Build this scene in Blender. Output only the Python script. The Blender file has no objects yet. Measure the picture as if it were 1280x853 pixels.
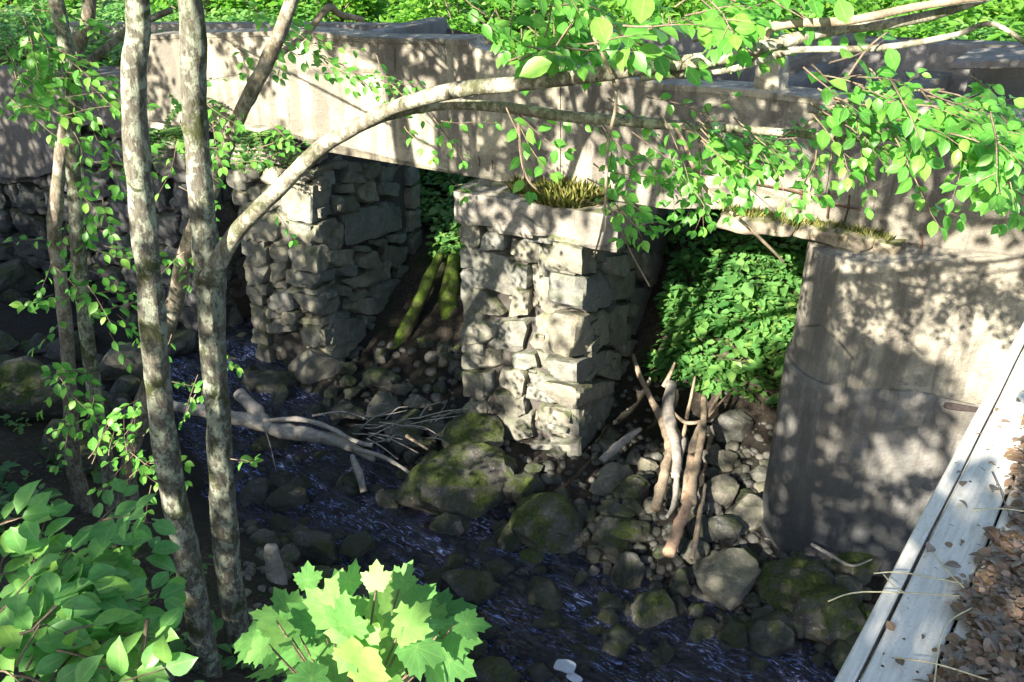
import bpy, bmesh, math, random
import numpy as np
from mathutils import Vector, Matrix, noise

random.seed(11)
rng = np.random.default_rng(11)
scene = bpy.context.scene
COL = scene.collection
R = math.radians

# ------------------------------------------------------------------ camera geometry
F = 1100.0
PITCH = R(27.0)
CP, SP = math.cos(PITCH), math.sin(PITCH)
CAM = Vector((0, 0, 6.0))
AX = Vector((.8973, -.4414, 0))        # direction of the old bridge
NN = Vector((.4414, .8973, 0))         # across the old bridge, away from the camera
SUN = Vector((-.53, -.71, .475)).normalized()


def ray(px, py):
    X = (px - 640) / F
    Y = (426.5 - py) / F
    return Vector((X, CP + Y * SP, -SP + Y * CP))


def at_t(px, py, t):
    return CAM + ray(px, py) * t


def at_y(px, py, y):
    d = ray(px, py)
    return CAM + d * (y / d.y)


def at_z(px, py, z):
    d = ray(px, py)
    return CAM + d * ((z - CAM.z) / d.z)


def at_plane(px, py, n, c):
    d = ray(px, py)
    return CAM + d * (c / (n.x * d.x + n.y * d.y))


def at_w(px, py, w):
    return at_plane(px, py, NN, w)


def depth_of(p):
    q = p - CAM
    return q.y * CP - q.z * SP


# ------------------------------------------------------------------ object helpers
def tag(o, label, cat, group=None, kind=None):
    if label:
        o['label'] = label
    if cat:
        o['category'] = cat
    if group:
        o['group'] = group
    if kind:
        o['kind'] = kind
    return o


def empty(name, loc, label, cat, group=None):
    o = bpy.data.objects.new(name, None)
    o.empty_display_size = .2
    COL.objects.link(o)
    o.location = loc
    return tag(o, label, cat, group)


def link(name, me, mat, parent=None, origin=None):
    o = bpy.data.objects.new(name, me)
    COL.objects.link(o)
    if mat:
        me.materials.append(mat)
    if parent is not None:
        o.parent = parent
    elif origin is not None:
        o.location = origin
    return o


def mesh_np(V, T, tint=None, smooth=False):
    """triangles or quads from numpy arrays"""
    V = np.asarray(V, dtype=np.float32)
    T = np.asarray(T, dtype=np.int32)
    k = T.shape[1]
    me = bpy.data.meshes.new('mesh')
    me.vertices.add(len(V))
    me.vertices.foreach_set('co', V.ravel())
    me.loops.add(T.size)
    me.loops.foreach_set('vertex_index', T.ravel())
    me.polygons.add(len(T))
    me.polygons.foreach_set('loop_start', np.arange(0, T.size, k, dtype=np.int32))
    me.polygons.foreach_set('loop_total', np.full(len(T), k, dtype=np.int32))
    me.update(calc_edges=True)
    if smooth:
        me.polygons.foreach_set('use_smooth', np.ones(len(T), dtype=bool))
    if tint is not None:
        a = me.attributes.new('tint', 'FLOAT', 'POINT')
        a.data.foreach_set('value', np.asarray(tint, dtype=np.float32))
    me.validate()
    return me


class MB:
    """collects shapes into one mesh"""
    def __init__(self):
        self.v, self.f, self.t = [], [], []

    def add(self, v, f, tint=.5):
        b = len(self.v)
        self.v += [tuple(p) for p in v]
        self.f += [tuple(i + b for i in q) for q in f]
        self.t += [tint] * len(v)

    def build(self, name, mat, parent=None, origin=None, smooth=True, sharp=0):
        off = Vector((0, 0, 0))
        if parent is not None:
            off = parent.location
        elif origin is not None:
            off = Vector(origin)
        me = bpy.data.meshes.new(name)
        me.from_pydata([(p[0] - off.x, p[1] - off.y, p[2] - off.z) for p in self.v], [], self.f)
        me.update()
        bm = bmesh.new()
        bm.from_mesh(me)
        bmesh.ops.recalc_face_normals(bm, faces=bm.faces)
        bm.to_mesh(me)
        bm.free()
        if smooth:
            me.polygons.foreach_set('use_smooth', np.ones(len(me.polygons), dtype=bool))
        if sharp or name in ('block', 'rubble_masonry', 'cap_block'):
            me.set_sharp_from_angle(angle=R(sharp or 20))
        a = me.attributes.new('tint', 'FLOAT', 'POINT')
        a.data.foreach_set('value', np.array(self.t, dtype=np.float32))
        return link(name, me, mat, parent, off if parent is None else None)


def tube(path, radii, sides=8, rough=0.0, seed=0, cap=True):
    pts = [Vector(p) for p in path]
    n = len(pts)
    vs, fs = [], []
    ref = Vector((.3, .9, .2))
    prev = None
    for i, p in enumerate(pts):
        d = (pts[min(i + 1, n - 1)] - pts[max(i - 1, 0)]).normalized()
        if prev is None:
            a = d.cross(ref).normalized()
        else:
            a = (prev - d * prev.dot(d)).normalized()
        prev = a
        b = d.cross(a)
        for k in range(sides):
            th = 2 * math.pi * k / sides
            o = a * math.cos(th) + b * math.sin(th)
            r = radii[i]
            if rough:
                q = p + o * r
                r *= 1 + rough * noise.noise(Vector((q.x * 9 + seed, q.y * 9, q.z * 3))) \
                    + rough * .6 * noise.noise(Vector((q.x * 30 + seed, q.y * 30, q.z * 9)))
            vs.append(p + o * r)
    for i in range(n - 1):
        for k in range(sides):
            k2 = (k + 1) % sides
            fs.append((i * sides + k, i * sides + k2, (i + 1) * sides + k2, (i + 1) * sides + k))
    if cap:
        fs.append(tuple(range(sides))[::-1])
        fs.append(tuple((n - 1) * sides + k for k in range(sides)))
    return vs, fs


def smooth_path(pts, rad, per=5):
    """Catmull-Rom through points and radii"""
    pts = [Vector(p) for p in pts]
    P, Q = [], []
    n = len(pts)
    for i in range(n - 1):
        p0, p1, p2, p3 = pts[max(i - 1, 0)], pts[i], pts[i + 1], pts[min(i + 2, n - 1)]
        for k in range(per):
            t = k / per
            P.append(.5 * ((2 * p1) + (p2 - p0) * t + (2 * p0 - 5 * p1 + 4 * p2 - p3) * t * t
                           + (3 * p1 - p0 - 3 * p2 + p3) * t ** 3))
            Q.append(rad[i] * (1 - t) + rad[i + 1] * t)
    P.append(pts[-1])
    Q.append(rad[-1])
    return P, Q


# ------------------------------------------------------------------ materials
class NT:
    def __init__(self, name):
        self.m = bpy.data.materials.new(name)
        self.m.use_nodes = True
        self.t = self.m.node_tree
        self.t.nodes.clear()
        self.out = self.n('ShaderNodeOutputMaterial')

    def n(self, typ, **kw):
        o = self.t.nodes.new(typ)
        for k, v in kw.items():
            setattr(o, k, v)
        return o

    def l(self, a, b):
        self.t.links.new(a, b)

    def setin(self, sock, v):
        if hasattr(v, 'links') or isinstance(v, bpy.types.NodeSocket):
            self.l(v, sock)
        else:
            sock.default_value = v

    def coord(self, scale=(1, 1, 1), world=False):
        if world:
            src = self.n('ShaderNodeNewGeometry').outputs['Position']
        else:
            src = self.n('ShaderNodeTexCoord').outputs['Object']
        mp = self.n('ShaderNodeMapping')
        mp.inputs['Scale'].default_value = scale
        self.l(src, mp.inputs['Vector'])
        return mp.outputs[0]

    def noise(self, vec, scale, detail=6, rough=.6, dist=0):
        o = self.n('ShaderNodeTexNoise')
        self.l(vec, o.inputs['Vector'])
        o.inputs['Scale'].default_value = scale
        o.inputs['Detail'].default_value = detail
        o.inputs['Roughness'].default_value = rough
        o.inputs['Distortion'].default_value = dist
        return o.outputs['Fac']

    def ramp(self, fac, stops, interp='LINEAR'):
        o = self.n('ShaderNodeValToRGB')
        o.color_ramp.interpolation = interp
        e = o.color_ramp.elements
        while len(e) < len(stops):
            e.new(.5)
        for i, (p, c) in enumerate(stops):
            e[i].position = p
            e[i].color = (c, c, c, 1) if isinstance(c, (int, float)) else (*c, 1)
        self.l(fac, o.inputs[0])
        return o.outputs[0]

    def mix(self, fac, a, b, mode='MIX'):
        o = self.n('ShaderNodeMix', data_type='RGBA', blend_type=mode)
        self.setin(o.inputs[0], fac)
        for s, v in ((o.inputs[6], a), (o.inputs[7], b)):
            if isinstance(v, tuple):
                s.default_value = (*v, 1)
            else:
                self.l(v, s)
        return o.outputs[2]

    def math(self, op, a, b=0.0):
        o = self.n('ShaderNodeMath', operation=op)
        self.setin(o.inputs[0], a)
        self.setin(o.inputs[1], b)
        return o.outputs[0]

    def attr(self, name):
        return self.n('ShaderNodeAttribute', attribute_name=name).outputs['Fac']

    def rand(self):
        return self.n('ShaderNodeObjectInfo').outputs['Random']

    def upness(self):
        g = self.n('ShaderNodeNewGeometry')
        s = self.n('ShaderNodeSeparateXYZ')
        self.l(g.outputs['Normal'], s.inputs[0])
        return s.outputs['Z']

    def height(self):
        g = self.n('ShaderNodeNewGeometry')
        s = self.n('ShaderNodeSeparateXYZ')
        self.l(g.outputs['Position'], s.inputs[0])
        return s.outputs['Z']

    def bump(self, h, strength=.5, dist=.02, normal=None):
        o = self.n('ShaderNodeBump')
        o.inputs['Strength'].default_value = strength
        o.inputs['Distance'].default_value = dist
        self.l(h, o.inputs['Height'])
        if normal is not None:
            self.l(normal, o.inputs['Normal'])
        return o.outputs[0]

    def principled(self, col, rough=.8, normal=None, spec=.3, **kw):
        o = self.n('ShaderNodeBsdfPrincipled')
        if isinstance(col, tuple):
            o.inputs['Base Color'].default_value = (*col, 1)
        else:
            self.l(col, o.inputs['Base Color'])
        self.setin(o.inputs['Roughness'], rough)
        self.setin(o.inputs['Specular IOR Level'], spec)
        for k, v in kw.items():
            self.setin(o.inputs[k], v)
        if normal is not None:
            self.l(normal, o.inputs['Normal'])
        self.l(o.outputs[0], self.out.inputs['Surface'])
        return self.m


def mat_concrete(name, ca, cb, stain=.6, moss=.0, boards=True, low_dark=0.):
    k = NT(name)
    v = k.coord(world=True)
    big = k.noise(v, 1.1, 8, .62, .4)
    col = k.mix(k.ramp(big, [(.32, 0.), (.68, 1.)]), ca, cb)
    st = k.noise(k.coord((3.2, 3.2, .35), True), 1.6, 7, .65)
    sf = k.ramp(st, [(.47, 0.), (.58, 1.)])
    col = k.mix(k.math('MULTIPLY', sf, stain), col, (.10, .088, .075))
    bl = k.noise(v, 5.5, 6, .7, .6)
    col = k.mix(k.math('MULTIPLY', k.ramp(bl, [(.5, 0.), (.62, 1.)]), .6), col, (.14, .125, .105))
    ef = k.noise(k.coord((2.0, 2.0, .7), True), 2.6, 8, .75, 1.2)
    col = k.mix(k.math('MULTIPLY', k.ramp(ef, [(.62, 0.), (.72, 1.)]), .55), col, (.52, .50, .46))
    pa = k.noise(v, .75, 7, .68, .8)
    col = k.mix(k.ramp(pa, [(.50, 0.), (.57, .6)]), col, (.13, .12, .10))
    sp = k.noise(v, 70, 3, .6)
    col = k.mix(k.ramp(sp, [(.28, .45), (.45, 0.)]), col, (.08, .075, .07))
    if low_dark:
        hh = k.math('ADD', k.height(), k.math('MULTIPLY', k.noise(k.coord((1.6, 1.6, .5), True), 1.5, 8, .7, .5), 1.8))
        col = k.mix(k.ramp(k.math('MULTIPLY', hh, .25), [(.34, low_dark), (.62, 0.)]), col, (.045, .05, .056))  # darker and bluer towards the foot, with a ragged edge
    if moss:
        mf = k.math('MULTIPLY', k.ramp(k.noise(v, 4, 6, .7), [(.45, 0.), (.6, 1.)]),
                    k.ramp(k.upness(), [(.35, 0.), (.8, moss)]))
        col = k.mix(mf, col, (.07, .085, .02))
    h = k.math('ADD', k.noise(v, 14, 8, .7), k.math('MULTIPLY', k.noise(v, 90, 3, .6), .35))
    if boards:
        w = k.n('ShaderNodeTexWave', wave_type='BANDS', bands_direction='Z', wave_profile='SAW')
        k.l(v, w.inputs['Vector'])
        w.inputs['Scale'].default_value = 1.4
        w.inputs['Distortion'].default_value = .6
        h = k.math('ADD', h, k.math('MULTIPLY', w.outputs['Fac'], .5))
    cr = k.n('ShaderNodeTexVoronoi', feature='DISTANCE_TO_EDGE')
    k.l(k.coord((1, 1, .8), True), cr.inputs['Vector'])
    cr.inputs['Scale'].default_value = .55
    crk = k.math('MAXIMUM', k.ramp(cr.outputs['Distance'], [(0., 0.), (.006, 1.)]), k.ramp(k.noise(v, 1.7, 4), [(.38, 0.), (.46, 1.)]))
    col = k.mix(crk, (.05, .045, .04), col)
    return k.principled(col, .9, k.bump(h, .8, .04), .2)


def mat_stone(name, moss=.5, wet=False, use_rand=False, pal=None):
    k = NT(name)
    v = k.coord(world=not use_rand)
    vv = k.coord(world=True)
    t = k.rand() if use_rand else k.attr('tint')
    pal = pal or [(.0, (.125, .12, .095)), (.2, (.28, .255, .19)), (.4, (.185, .185, .165)), (.6, (.33, .295, .215)), (.8, (.155, .145, .11)), (1., (.25, .25, .215))]
    col = k.ramp(t, pal)
    m1 = k.noise(vv, 6, 8, .7, .5)
    col = k.mix(k.ramp(m1, [(.35, .65), (.62, 0.)]), col, (.085, .08, .075))
    m2 = k.noise(vv, 24, 6, .7)
    col = k.mix(k.ramp(m2, [(.55, 0.), (.75, .55)]), col, (.46, .43, .37))
    m3 = k.noise(vv, 110, 2, .5)
    col = k.mix(k.ramp(m3, [(.3, .5), (.48, 0.)]), col, (.06, .058, .055))
    # moss sits on what faces up and, low down by the water, on the sides too
    mn = k.ramp(k.noise(vv, 3.2, 8, .72, .4), [(.40, 0.), (.58, 1.)])
    up = k.ramp(k.upness(), [(.0, .12), (.65, 1.)])
    mf = k.math('MULTIPLY', k.math('MULTIPLY', mn, up), moss)
    mcol = k.mix(k.ramp(k.noise(vv, 30, 4, .6), [(.3, 0.), (.7, 1.)]), (.018, .028, .006), (.075, .10, .018))
    col = k.mix(mf, col, mcol)
    rough = .85
    spec = .3
    if wet:
        dk = k.mix(.62, col, (.012, .013, .014))
        wl = k.math('ADD', k.height(), k.math('MULTIPLY', k.noise(vv, 2.5, 4), .3))
        wf = k.ramp(wl, [(.22, 1.), (.52, 0.)])
        col = k.mix(wf, col, dk)
        rough = k.ramp(wf, [(0., .8), (1., .34)])
    h = k.math('ADD', k.noise(vv, 13, 10, .72), k.math('MULTIPLY', mf, k.noise(vv, 130, 3, .6)))
    return k.principled(col, rough, k.bump(h, .7, .035), spec)


def mat_bark(name, base, lichen, lf=.6, mossf=.5):
    k = NT(name)
    v = k.coord((1, 1, .28), True)
    fur = k.noise(v, 60, 8, .74, .1)
    col = k.mix(k.ramp(fur, [(.36, 0.), (.62, 1.)]), tuple(c * .35 for c in base), base)
    li = k.noise(k.coord((1, 1, .7), True), 17, 9, .74, .12)
    li2 = k.noise(k.coord(world=True), 3.1, 5, .6)
    lff = k.math('MULTIPLY', k.ramp(li, [(.49, 0.), (.545, lf)]), k.ramp(li2, [(.3, .4), (.6, 1.)]))
    col = k.mix(lff, col, lichen)
    mo = k.ramp(k.noise(k.coord(world=True), 4.2, 8, .72, .6), [(.53, 0.), (.60, mossf)])
    col = k.mix(mo, col, (.035, .042, .012))
    ye = k.ramp(k.noise(k.coord(world=True), 7.3, 4, .6), [(.72, 0.), (.76, .8)])
    col = k.mix(ye, col, (.32, .20, .03))
    h = k.math('ADD', k.noise(v, 46, 8, .72), k.math('MULTIPLY', li, .4))
    return k.principled(col, .92, k.bump(h, .9, .012), .15)


def mat_leaf(name, stops, trans=.5, tgain=2.0, gloss=.35):
    k = NT(name)
    t = k.attr('tint')
    col = k.ramp(t, stops)
    vn = k.noise(k.coord(world=True), 60, 3, .6)
    col = k.mix(k.ramp(vn, [(.35, .25), (.6, 0.)]), col, (.02, .05, .01))
    col = k.mix(k.ramp(k.attr('vein'), [(.90, 0.), (.99, .40)]), col, (.30, .42, .14))
    tc = k.mix(1.0, col, (tgain * .82, tgain * 1.0, tgain * .75), 'MULTIPLY')
    p = k.n('ShaderNodeBsdfPrincipled')
    k.l(col, p.inputs['Base Color'])
    p.inputs['Roughness'].default_value = .42
    p.inputs['Specular IOR Level'].default_value = gloss
    tr = k.n('ShaderNodeBsdfTranslucent')
    k.l(tc, tr.inputs['Color'])
    mx = k.n('ShaderNodeMixShader')
    mx.inputs[0].default_value = trans
    k.l(p.outputs[0], mx.inputs[1])
    k.l(tr.outputs[0], mx.inputs[2])
    k.l(mx.outputs[0], k.out.inputs['Surface'])
    return k.m


def mat_wood(name, base, dark, moss=0., scale=1.):
    k = NT(name)
    v = k.coord(world=True)
    a = k.noise(v, 9 * scale, 8, .7, .8)
    col = k.mix(k.ramp(a, [(.35, 0.), (.65, 1.)]), dark, base)
    sp = k.noise(v, 60, 4, .6)
    col = k.mix(k.ramp(sp, [(.3, .5), (.5, 0.)]), col, tuple(c * .5 for c in dark))
    if moss:
        mf = k.math('MULTIPLY', k.ramp(k.noise(v, 5, 7, .7), [(.36, 0.), (.52, 1.)]),
                    k.ramp(k.upness(), [(-.2, .1), (.5, moss)]))
        mc = k.mix(k.ramp(k.noise(v, 40, 4), [(.3, 0.), (.7, 1.)]), (.045, .08, .01), (.13, .19, .025))
        col = k.mix(mf, col, mc)
    h = k.noise(v, 34 * scale, 8, .75)
    return k.principled(col, .85, k.bump(h, .8, .015), .2)


CONC = mat_concrete('old_concrete', (.28, .25, .185), (.43, .39, .29), .7)
CONC_SPAN = mat_concrete('right_span_concrete', (.19, .175, .14), (.33, .30, .235), .85)  # right span: darker base tones and stronger streaks than the left
CONC_PIER = mat_concrete('pier_concrete', (.25, .225, .175), (.42, .385, .30), .7, low_dark=.85)
CONC_LOW = mat_concrete('pier_base_concrete', (.15, .145, .135), (.27, .255, .225), .75, low_dark=.9)
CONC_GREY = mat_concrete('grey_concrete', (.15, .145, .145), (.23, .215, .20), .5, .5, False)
CONC_CAP = mat_concrete('cap_concrete', (.27, .245, .205), (.37, .335, .28), .55, .8, False)
STONE = mat_stone('pier_stone', .75)
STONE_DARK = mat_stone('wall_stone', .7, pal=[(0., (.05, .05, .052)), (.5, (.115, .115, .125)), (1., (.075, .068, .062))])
ROCK_WET = mat_stone('stream_rock', 1.0, True, True, [(0., (.045, .044, .042)), (.5, (.085, .083, .078)), (1., (.06, .055, .048))])
ROCK_DRY = mat_stone('bank_rock', .35, False, True, [(0., (.15, .135, .105)), (.5, (.105, .105, .095)), (1., (.18, .16, .12))])
ROCK_MOSS = mat_stone('mossy_rock', 1.35, False, True, [(0., (.05, .047, .04)), (1., (.085, .078, .062))])
BARK_GREY = mat_bark('lichen_bark', (.13, .12, .095), (.29, .32, .235), .75, .9)
BARK_BROWN = mat_bark('brown_bark', (.19, .155, .115), (.36, .36, .29), .45, .6)
BRANCH = mat_bark('branch_bark', (.21, .19, .14), (.42, .43, .33), .65, .7)
TWIG = mat_wood('twig_wood', (.22, .17, .12), (.10, .075, .05))
DRIFT = mat_wood('driftwood', (.36, .33, .29), (.17, .15, .13))
DRIFT_WARM = mat_wood('debris_wood', (.34, .27, .19), (.15, .115, .08))
PEELED = mat_wood('peeled_log', (.42, .29, .20), (.26, .16, .10))
MOSSLOG = mat_wood('mossy_log', (.12, .09, .06), (.05, .04, .03), 1.0)
LEAF = mat_leaf('branch_leaf', [(0., (.06, .20, .03)), (.5, (.10, .28, .045)), (1., (.19, .35, .06))], .5, 2.5)
LEAF_DAPPLE = mat_leaf('dapple_leaf', [(0., (.035, .09, .014)), (1., (.07, .14, .02))], .25, 1.6)
LEAF_SAP = mat_leaf('sapling_leaf', [(0., (.09, .24, .06)), (.6, (.13, .31, .075)), (1., (.20, .34, .06))], .42, 2.0, .5)
LEAF_MAPLE = mat_leaf('maple_leaf', [(0., (.07, .20, .05)), (.5, (.12, .28, .07)), (1., (.22, .37, .09))], .4, 1.9, .35)
LEAF_BG = mat_leaf('far_leaf', [(0., (.06, .17, .02)), (.5, (.10, .24, .03)), (1., (.18, .30, .04))], .45, 2.0, .25)
LEAF_UNDER = mat_leaf('undergrowth_leaf', [(0., (.05, .15, .04)), (.5, (.105, .24, .065)), (1., (.20, .31, .075))], .4, 1.8, .3)
GRASS = mat_leaf('grass_blade', [(0., (.10, .15, .025)), (.5, (.19, .21, .05)), (1., (.36, .31, .12))], .35, 1.4, .2)
LITTER = mat_leaf('dead_leaf', [(0., (.075, .045, .03)), (.4, (.15, .09, .06)), (.75, (.23, .15, .11)), (1., (.30, .22, .17))], .15, 1.0, .3)
STRAW = mat_wood('straw', (.58, .53, .36), (.42, .37, .22))
RUST = mat_wood('rusty_steel', (.12, .06, .035), (.05, .03, .02))
DARKSTEEL = mat_wood('dark_steel', (.07, .055, .05), (.03, .025, .025))


def make_board_mat():
    k = NT('weathered_board')
    v = k.coord(world=True)
    mp = k.n('ShaderNodeMapping')
    mp.inputs['Rotation'].default_value = (0, 0, -math.atan2(.801, .599))
    mp.inputs['Scale'].default_value = (.12, 1, 1)
    g = k.n('ShaderNodeNewGeometry')
    k.l(g.outputs['Position'], mp.inputs['Vector'])
    rot = k.n('ShaderNodeVectorRotate', rotation_type='Z_AXIS')
    rot.inputs['Angle'].default_value = -math.atan2(.801, .599)
    k.l(g.outputs['Position'], rot.inputs['Vector'])
    m2 = k.n('ShaderNodeMapping')
    m2.inputs['Scale'].default_value = (.1, 1, 1)
    k.l(rot.outputs[0], m2.inputs['Vector'])
    gr = k.noise(m2.outputs[0], 90, 6, .7, .3)
    col = k.mix(k.ramp(gr, [(.3, 0.), (.6, 1.)]), (.38, .365, .325), (.54, .515, .465))
    di = k.noise(v, 6, 8, .7, .5)
    col = k.mix(k.ramp(di, [(.52, 0.), (.72, .55)]), col, (.25, .23, .20))
    al = k.noise(v, 2.2, 6, .7)
    col = k.mix(k.ramp(al, [(.55, 0.), (.75, .4)]), col, (.32, .34, .26))
    sp = k.noise(v, 120, 3, .6)
    col = k.mix(k.ramp(sp, [(.28, .4), (.42, 0.)]), col, (.15, .13, .11))
    return k.principled(col, .75, k.bump(k.math('ADD', gr, k.math('MULTIPLY', di, .4)), .35, .006), .3)


BOARD = make_board_mat()


def make_ground_mat():
    k = NT('bank_soil')
    v = k.coord(world=True)
    a = k.noise(v, 2.2, 9, .7, .5)
    col = k.mix(k.ramp(a, [(.35, 0.), (.65, 1.)]), (.03, .024, .018), (.075, .06, .046))
    b = k.noise(v, 26, 6, .75)
    col = k.mix(k.ramp(b, [(.52, 0.), (.66, .8)]), col, (.19, .13, .09))
    c = k.ramp(k.noise(v, 1.3, 7, .7), [(.5, 0.), (.62, .8)])
    col = k.mix(c, col, (.03, .045, .012))
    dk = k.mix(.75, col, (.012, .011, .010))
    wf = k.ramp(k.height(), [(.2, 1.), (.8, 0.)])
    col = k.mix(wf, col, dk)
    hi = k.ramp(k.height(), [(3.0, 0.), (3.6, 1.)])
    h = k.math('ADD', k.noise(v, 18, 9, .75), k.math('MULTIPLY', b, .6))
    return k.principled(col, k.ramp(wf, [(0., .95), (1., .5)]), k.bump(h, 1., .06), .25)


GROUND = make_ground_mat()


def make_water_mat():
    k = NT('stream_water')
    v = k.coord(world=True)
    rot = k.n('ShaderNodeVectorRotate', rotation_type='Z_AXIS')
    rot.inputs['Angle'].default_value = R(38)
    k.l(v, rot.inputs['Vector'])
    m = k.n('ShaderNodeMapping')
    m.inputs['Scale'].default_value = (.38, 1.35, 1)
    k.l(rot.outputs[0], m.inputs['Vector'])
    a = k.noise(m.outputs[0], 9, 5, .6, 1.6)
    b = k.noise(m.outputs[0], 30, 4, .6, .8)
    h = k.math('ADD', a, k.math('MULTIPLY', b, .4))
    patch = k.noise(m.outputs[0], 2.3, 4, .6)
    glint_foam = k.math('MULTIPLY', k.ramp(k.noise(m.outputs[0], 15, 7, .72, 1.8), [(.54, 0.), (.63, 1.)]),
                  k.ramp(patch, [(.42, 0.), (.56, 1.)]))
    col = k.mix(glint_foam, (.003, .004, .014), (.30, .40, .85))  # sky glints and foam painted as blue flecks in the base colour
    return k.principled(col, k.ramp(glint_foam, [(0., .04), (1., .35)]), k.bump(h, 1.0, .16), .5, IOR=1.75)


WATER = make_water_mat()


def plain(name, col, rough=.6):
    k = NT(name)
    n_ = k.noise(k.coord(world=True), 25, 5, .6)
    c = k.mix(k.ramp(n_, [(.4, .35), (.65, 0.)]), col, tuple(x * .55 for x in col))
    return k.principled(c, rough, k.bump(n_, .2, .01), .3)


# ------------------------------------------------------------------ terrain
STREAM = np.array([(-1.5, 26), (-2.4, 17), (-3.7, 13.5), (-4.15, 12.0), (-3.95, 10.5), (-2.6, 8.5), (-.65, 7.0), (1.47, 5.5), (3.2, 4.0), (6.5, 1.5), (20, -8)], dtype=float)


def vnoise(x, y, seed=0):
    x = np.asarray(x, float)
    y = np.asarray(y, float)
    xi = np.floor(x).astype(np.int64)
    yi = np.floor(y).astype(np.int64)
    fx, fy = x - xi, y - yi
    fx = fx * fx * (3 - 2 * fx)
    fy = fy * fy * (3 - 2 * fy)

    def hsh(a, b):
        q = (a * 374761393 + b * 668265263 + seed * 974711) & 0x7fffffff
        q = ((q ^ (q >> 13)) * 1274126177) & 0x7fffffff
        return ((q ^ (q >> 16)) & 0xffff) / 65535.0
    return (hsh(xi, yi) * (1 - fx) + hsh(xi + 1, yi) * fx) * (1 - fy) + (hsh(xi, yi + 1) * (1 - fx) + hsh(xi + 1, yi + 1) * fx) * fy


def fbm(x, y, seed=0, octv=4):
    s, a, tot = 0, 1, 0
    for i in range(octv):
        s = s + a * (vnoise(x * 2 ** i, y * 2 ** i, seed + i) - .5)
        tot += a
        a *= .5
    return s / tot * 2


def stream_d(x, y):
    """signed distance from the stream: + on the camera's bank"""
    x = np.asarray(x, float)
    y = np.asarray(y, float)
    best = np.full(x.shape, 1e9)
    sg = np.ones(x.shape)
    for i in range(len(STREAM) - 1):
        a, b = STREAM[i], STREAM[i + 1]
        d = b - a
        L = d @ d
        t = np.clip(((x - a[0]) * d[0] + (y - a[1]) * d[1]) / L, 0, 1)
        qx, qy = x - (a[0] + t * d[0]), y - (a[1] + t * d[1])
        dist = np.hypot(qx, qy)
        cr = d[0] * qy - d[1] * qx
        m = dist < best
        best = np.where(m, dist, best)
        sg = np.where(m, np.where(cr > 0, -1, 1), sg)
    return best * sg


def sstep(a, b, x):
    t = np.clip((x - a) / (b - a), 0, 1)
    return t * t * (3 - 2 * t)


def height(x, y):
    x = np.asarray(x, float)
    y = np.asarray(y, float)
    d = stream_d(x, y)
    ad = np.abs(d) + .25 * fbm(x * 1.3, y * 1.3, 3)
    bed = -.22 + .30 * sstep(.45, 1.15, ad)
    u = x * AX.x + y * AX.y
    w = x * NN.x + y * NN.y
    near = np.where(d > 0, np.clip((ad - 1.0) * .60, 0, 3.3), 0) * (1 - .88 * sstep(4.6, 7.6, w))
    # far bank climbs behind the bridge
    far = np.where(d <= 0, np.clip((ad - 1.4) * .05, 0, .10) + (lambda k_: np.clip((w - 8.9) * .50, 0, 3.7) * (1 - k_) + np.interp(w, [9.1, 9.5, 10.6, 15, 16.3], [0, .25, 2.05, 3.55, 3.7]) * k_)(sstep(-3.4, -2.5, u)), 0)
    z = bed + near + far
    # ground held up behind the left abutment
    ab = sstep(-9.6, -10.2, u) * sstep(9.0, 9.7, w)
    z = z * (1 - ab) + np.maximum(z, 3.55) * ab
    # gentle hill beyond
    z = z + np.clip((w - 17), 0, 60) * .08
    z = z + .06 * fbm(x * .9, y * .9, 9) * sstep(.8, 2., ad) + .04 * fbm(x * 4, y * 4, 17)
    return z


def hz(x, y):
    return float(height(np.array([x]), np.array([y]))[0])


def ground_hit(px, py):
    d = ray(px, py)
    ts = np.linspace(1.5, 40, 1600)
    X, Y, Z = d.x * ts, d.y * ts, CAM.z + d.z * ts
    m = np.nonzero(Z < height(X, Y))[0]
    t = ts[m[0]] if len(m) else 40
    return CAM + d * float(t)


def axis(lo, hi, step):
    inner = np.arange(lo, hi + 1e-6, step)
    out = [6, 14, 30, 70, 150, 300]
    return np.concatenate([[lo - o for o in out[::-1]], inner, [hi + o for o in out]])


xs, ys = axis(-13, 13, .13), axis(-6, 24, .13)
GX, GY = np.meshgrid(xs, ys)
GZ = height(GX, GY)
nx, ny = len(xs), len(ys)
ii = (np.arange(ny - 1)[:, None] * nx + np.arange(nx - 1)[None, :]).ravel()
me = mesh_np(np.stack([GX.ravel(), GY.ravel(), GZ.ravel()], 1), np.stack([ii, ii + 1, ii + nx + 1, ii + nx], 1), smooth=True)
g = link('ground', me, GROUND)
tag(g, 'dark leafy soil of the stream banks and hillside', 'ground', kind='structure')

# water sheet following the stream
sp, _ = smooth_path([Vector((p[0], p[1], 0)) for p in STREAM[1:-1]], [0] * (len(STREAM) - 2), 130)
sp = np.array([[p.x, p.y] for p in sp])
tg = np.gradient(sp, axis=0)
tg /= np.linalg.norm(tg, axis=1)[:, None]
nr = np.stack([-tg[:, 1], tg[:, 0]], 1)
NA = 130
off = np.linspace(-1.5, 1.5, NA)
WX = sp[:, 0][:, None] + nr[:, 0][:, None] * off
WY = sp[:, 1][:, None] + nr[:, 1][:, None] * off
WZ = 0.0 + .03 * fbm(WX * 3, WY * 3, 31) + .045 * fbm((WX * .79 - WY * .61) * 5.5, (WX * .61 + WY * .79) * 9, 37, 3)
kk = (np.arange(len(sp) - 1)[:, None] * NA + np.arange(NA - 1)[None, :]).ravel()
me = mesh_np(np.stack([WX.ravel(), WY.ravel(), WZ.ravel()], 1), np.stack([kk, kk + 1, kk + NA + 1, kk + NA], 1), smooth=True)
o = link('water', me, WATER)
tag(o, 'rippling dark blue stream water running between rocks', 'water', kind='structure')


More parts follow.
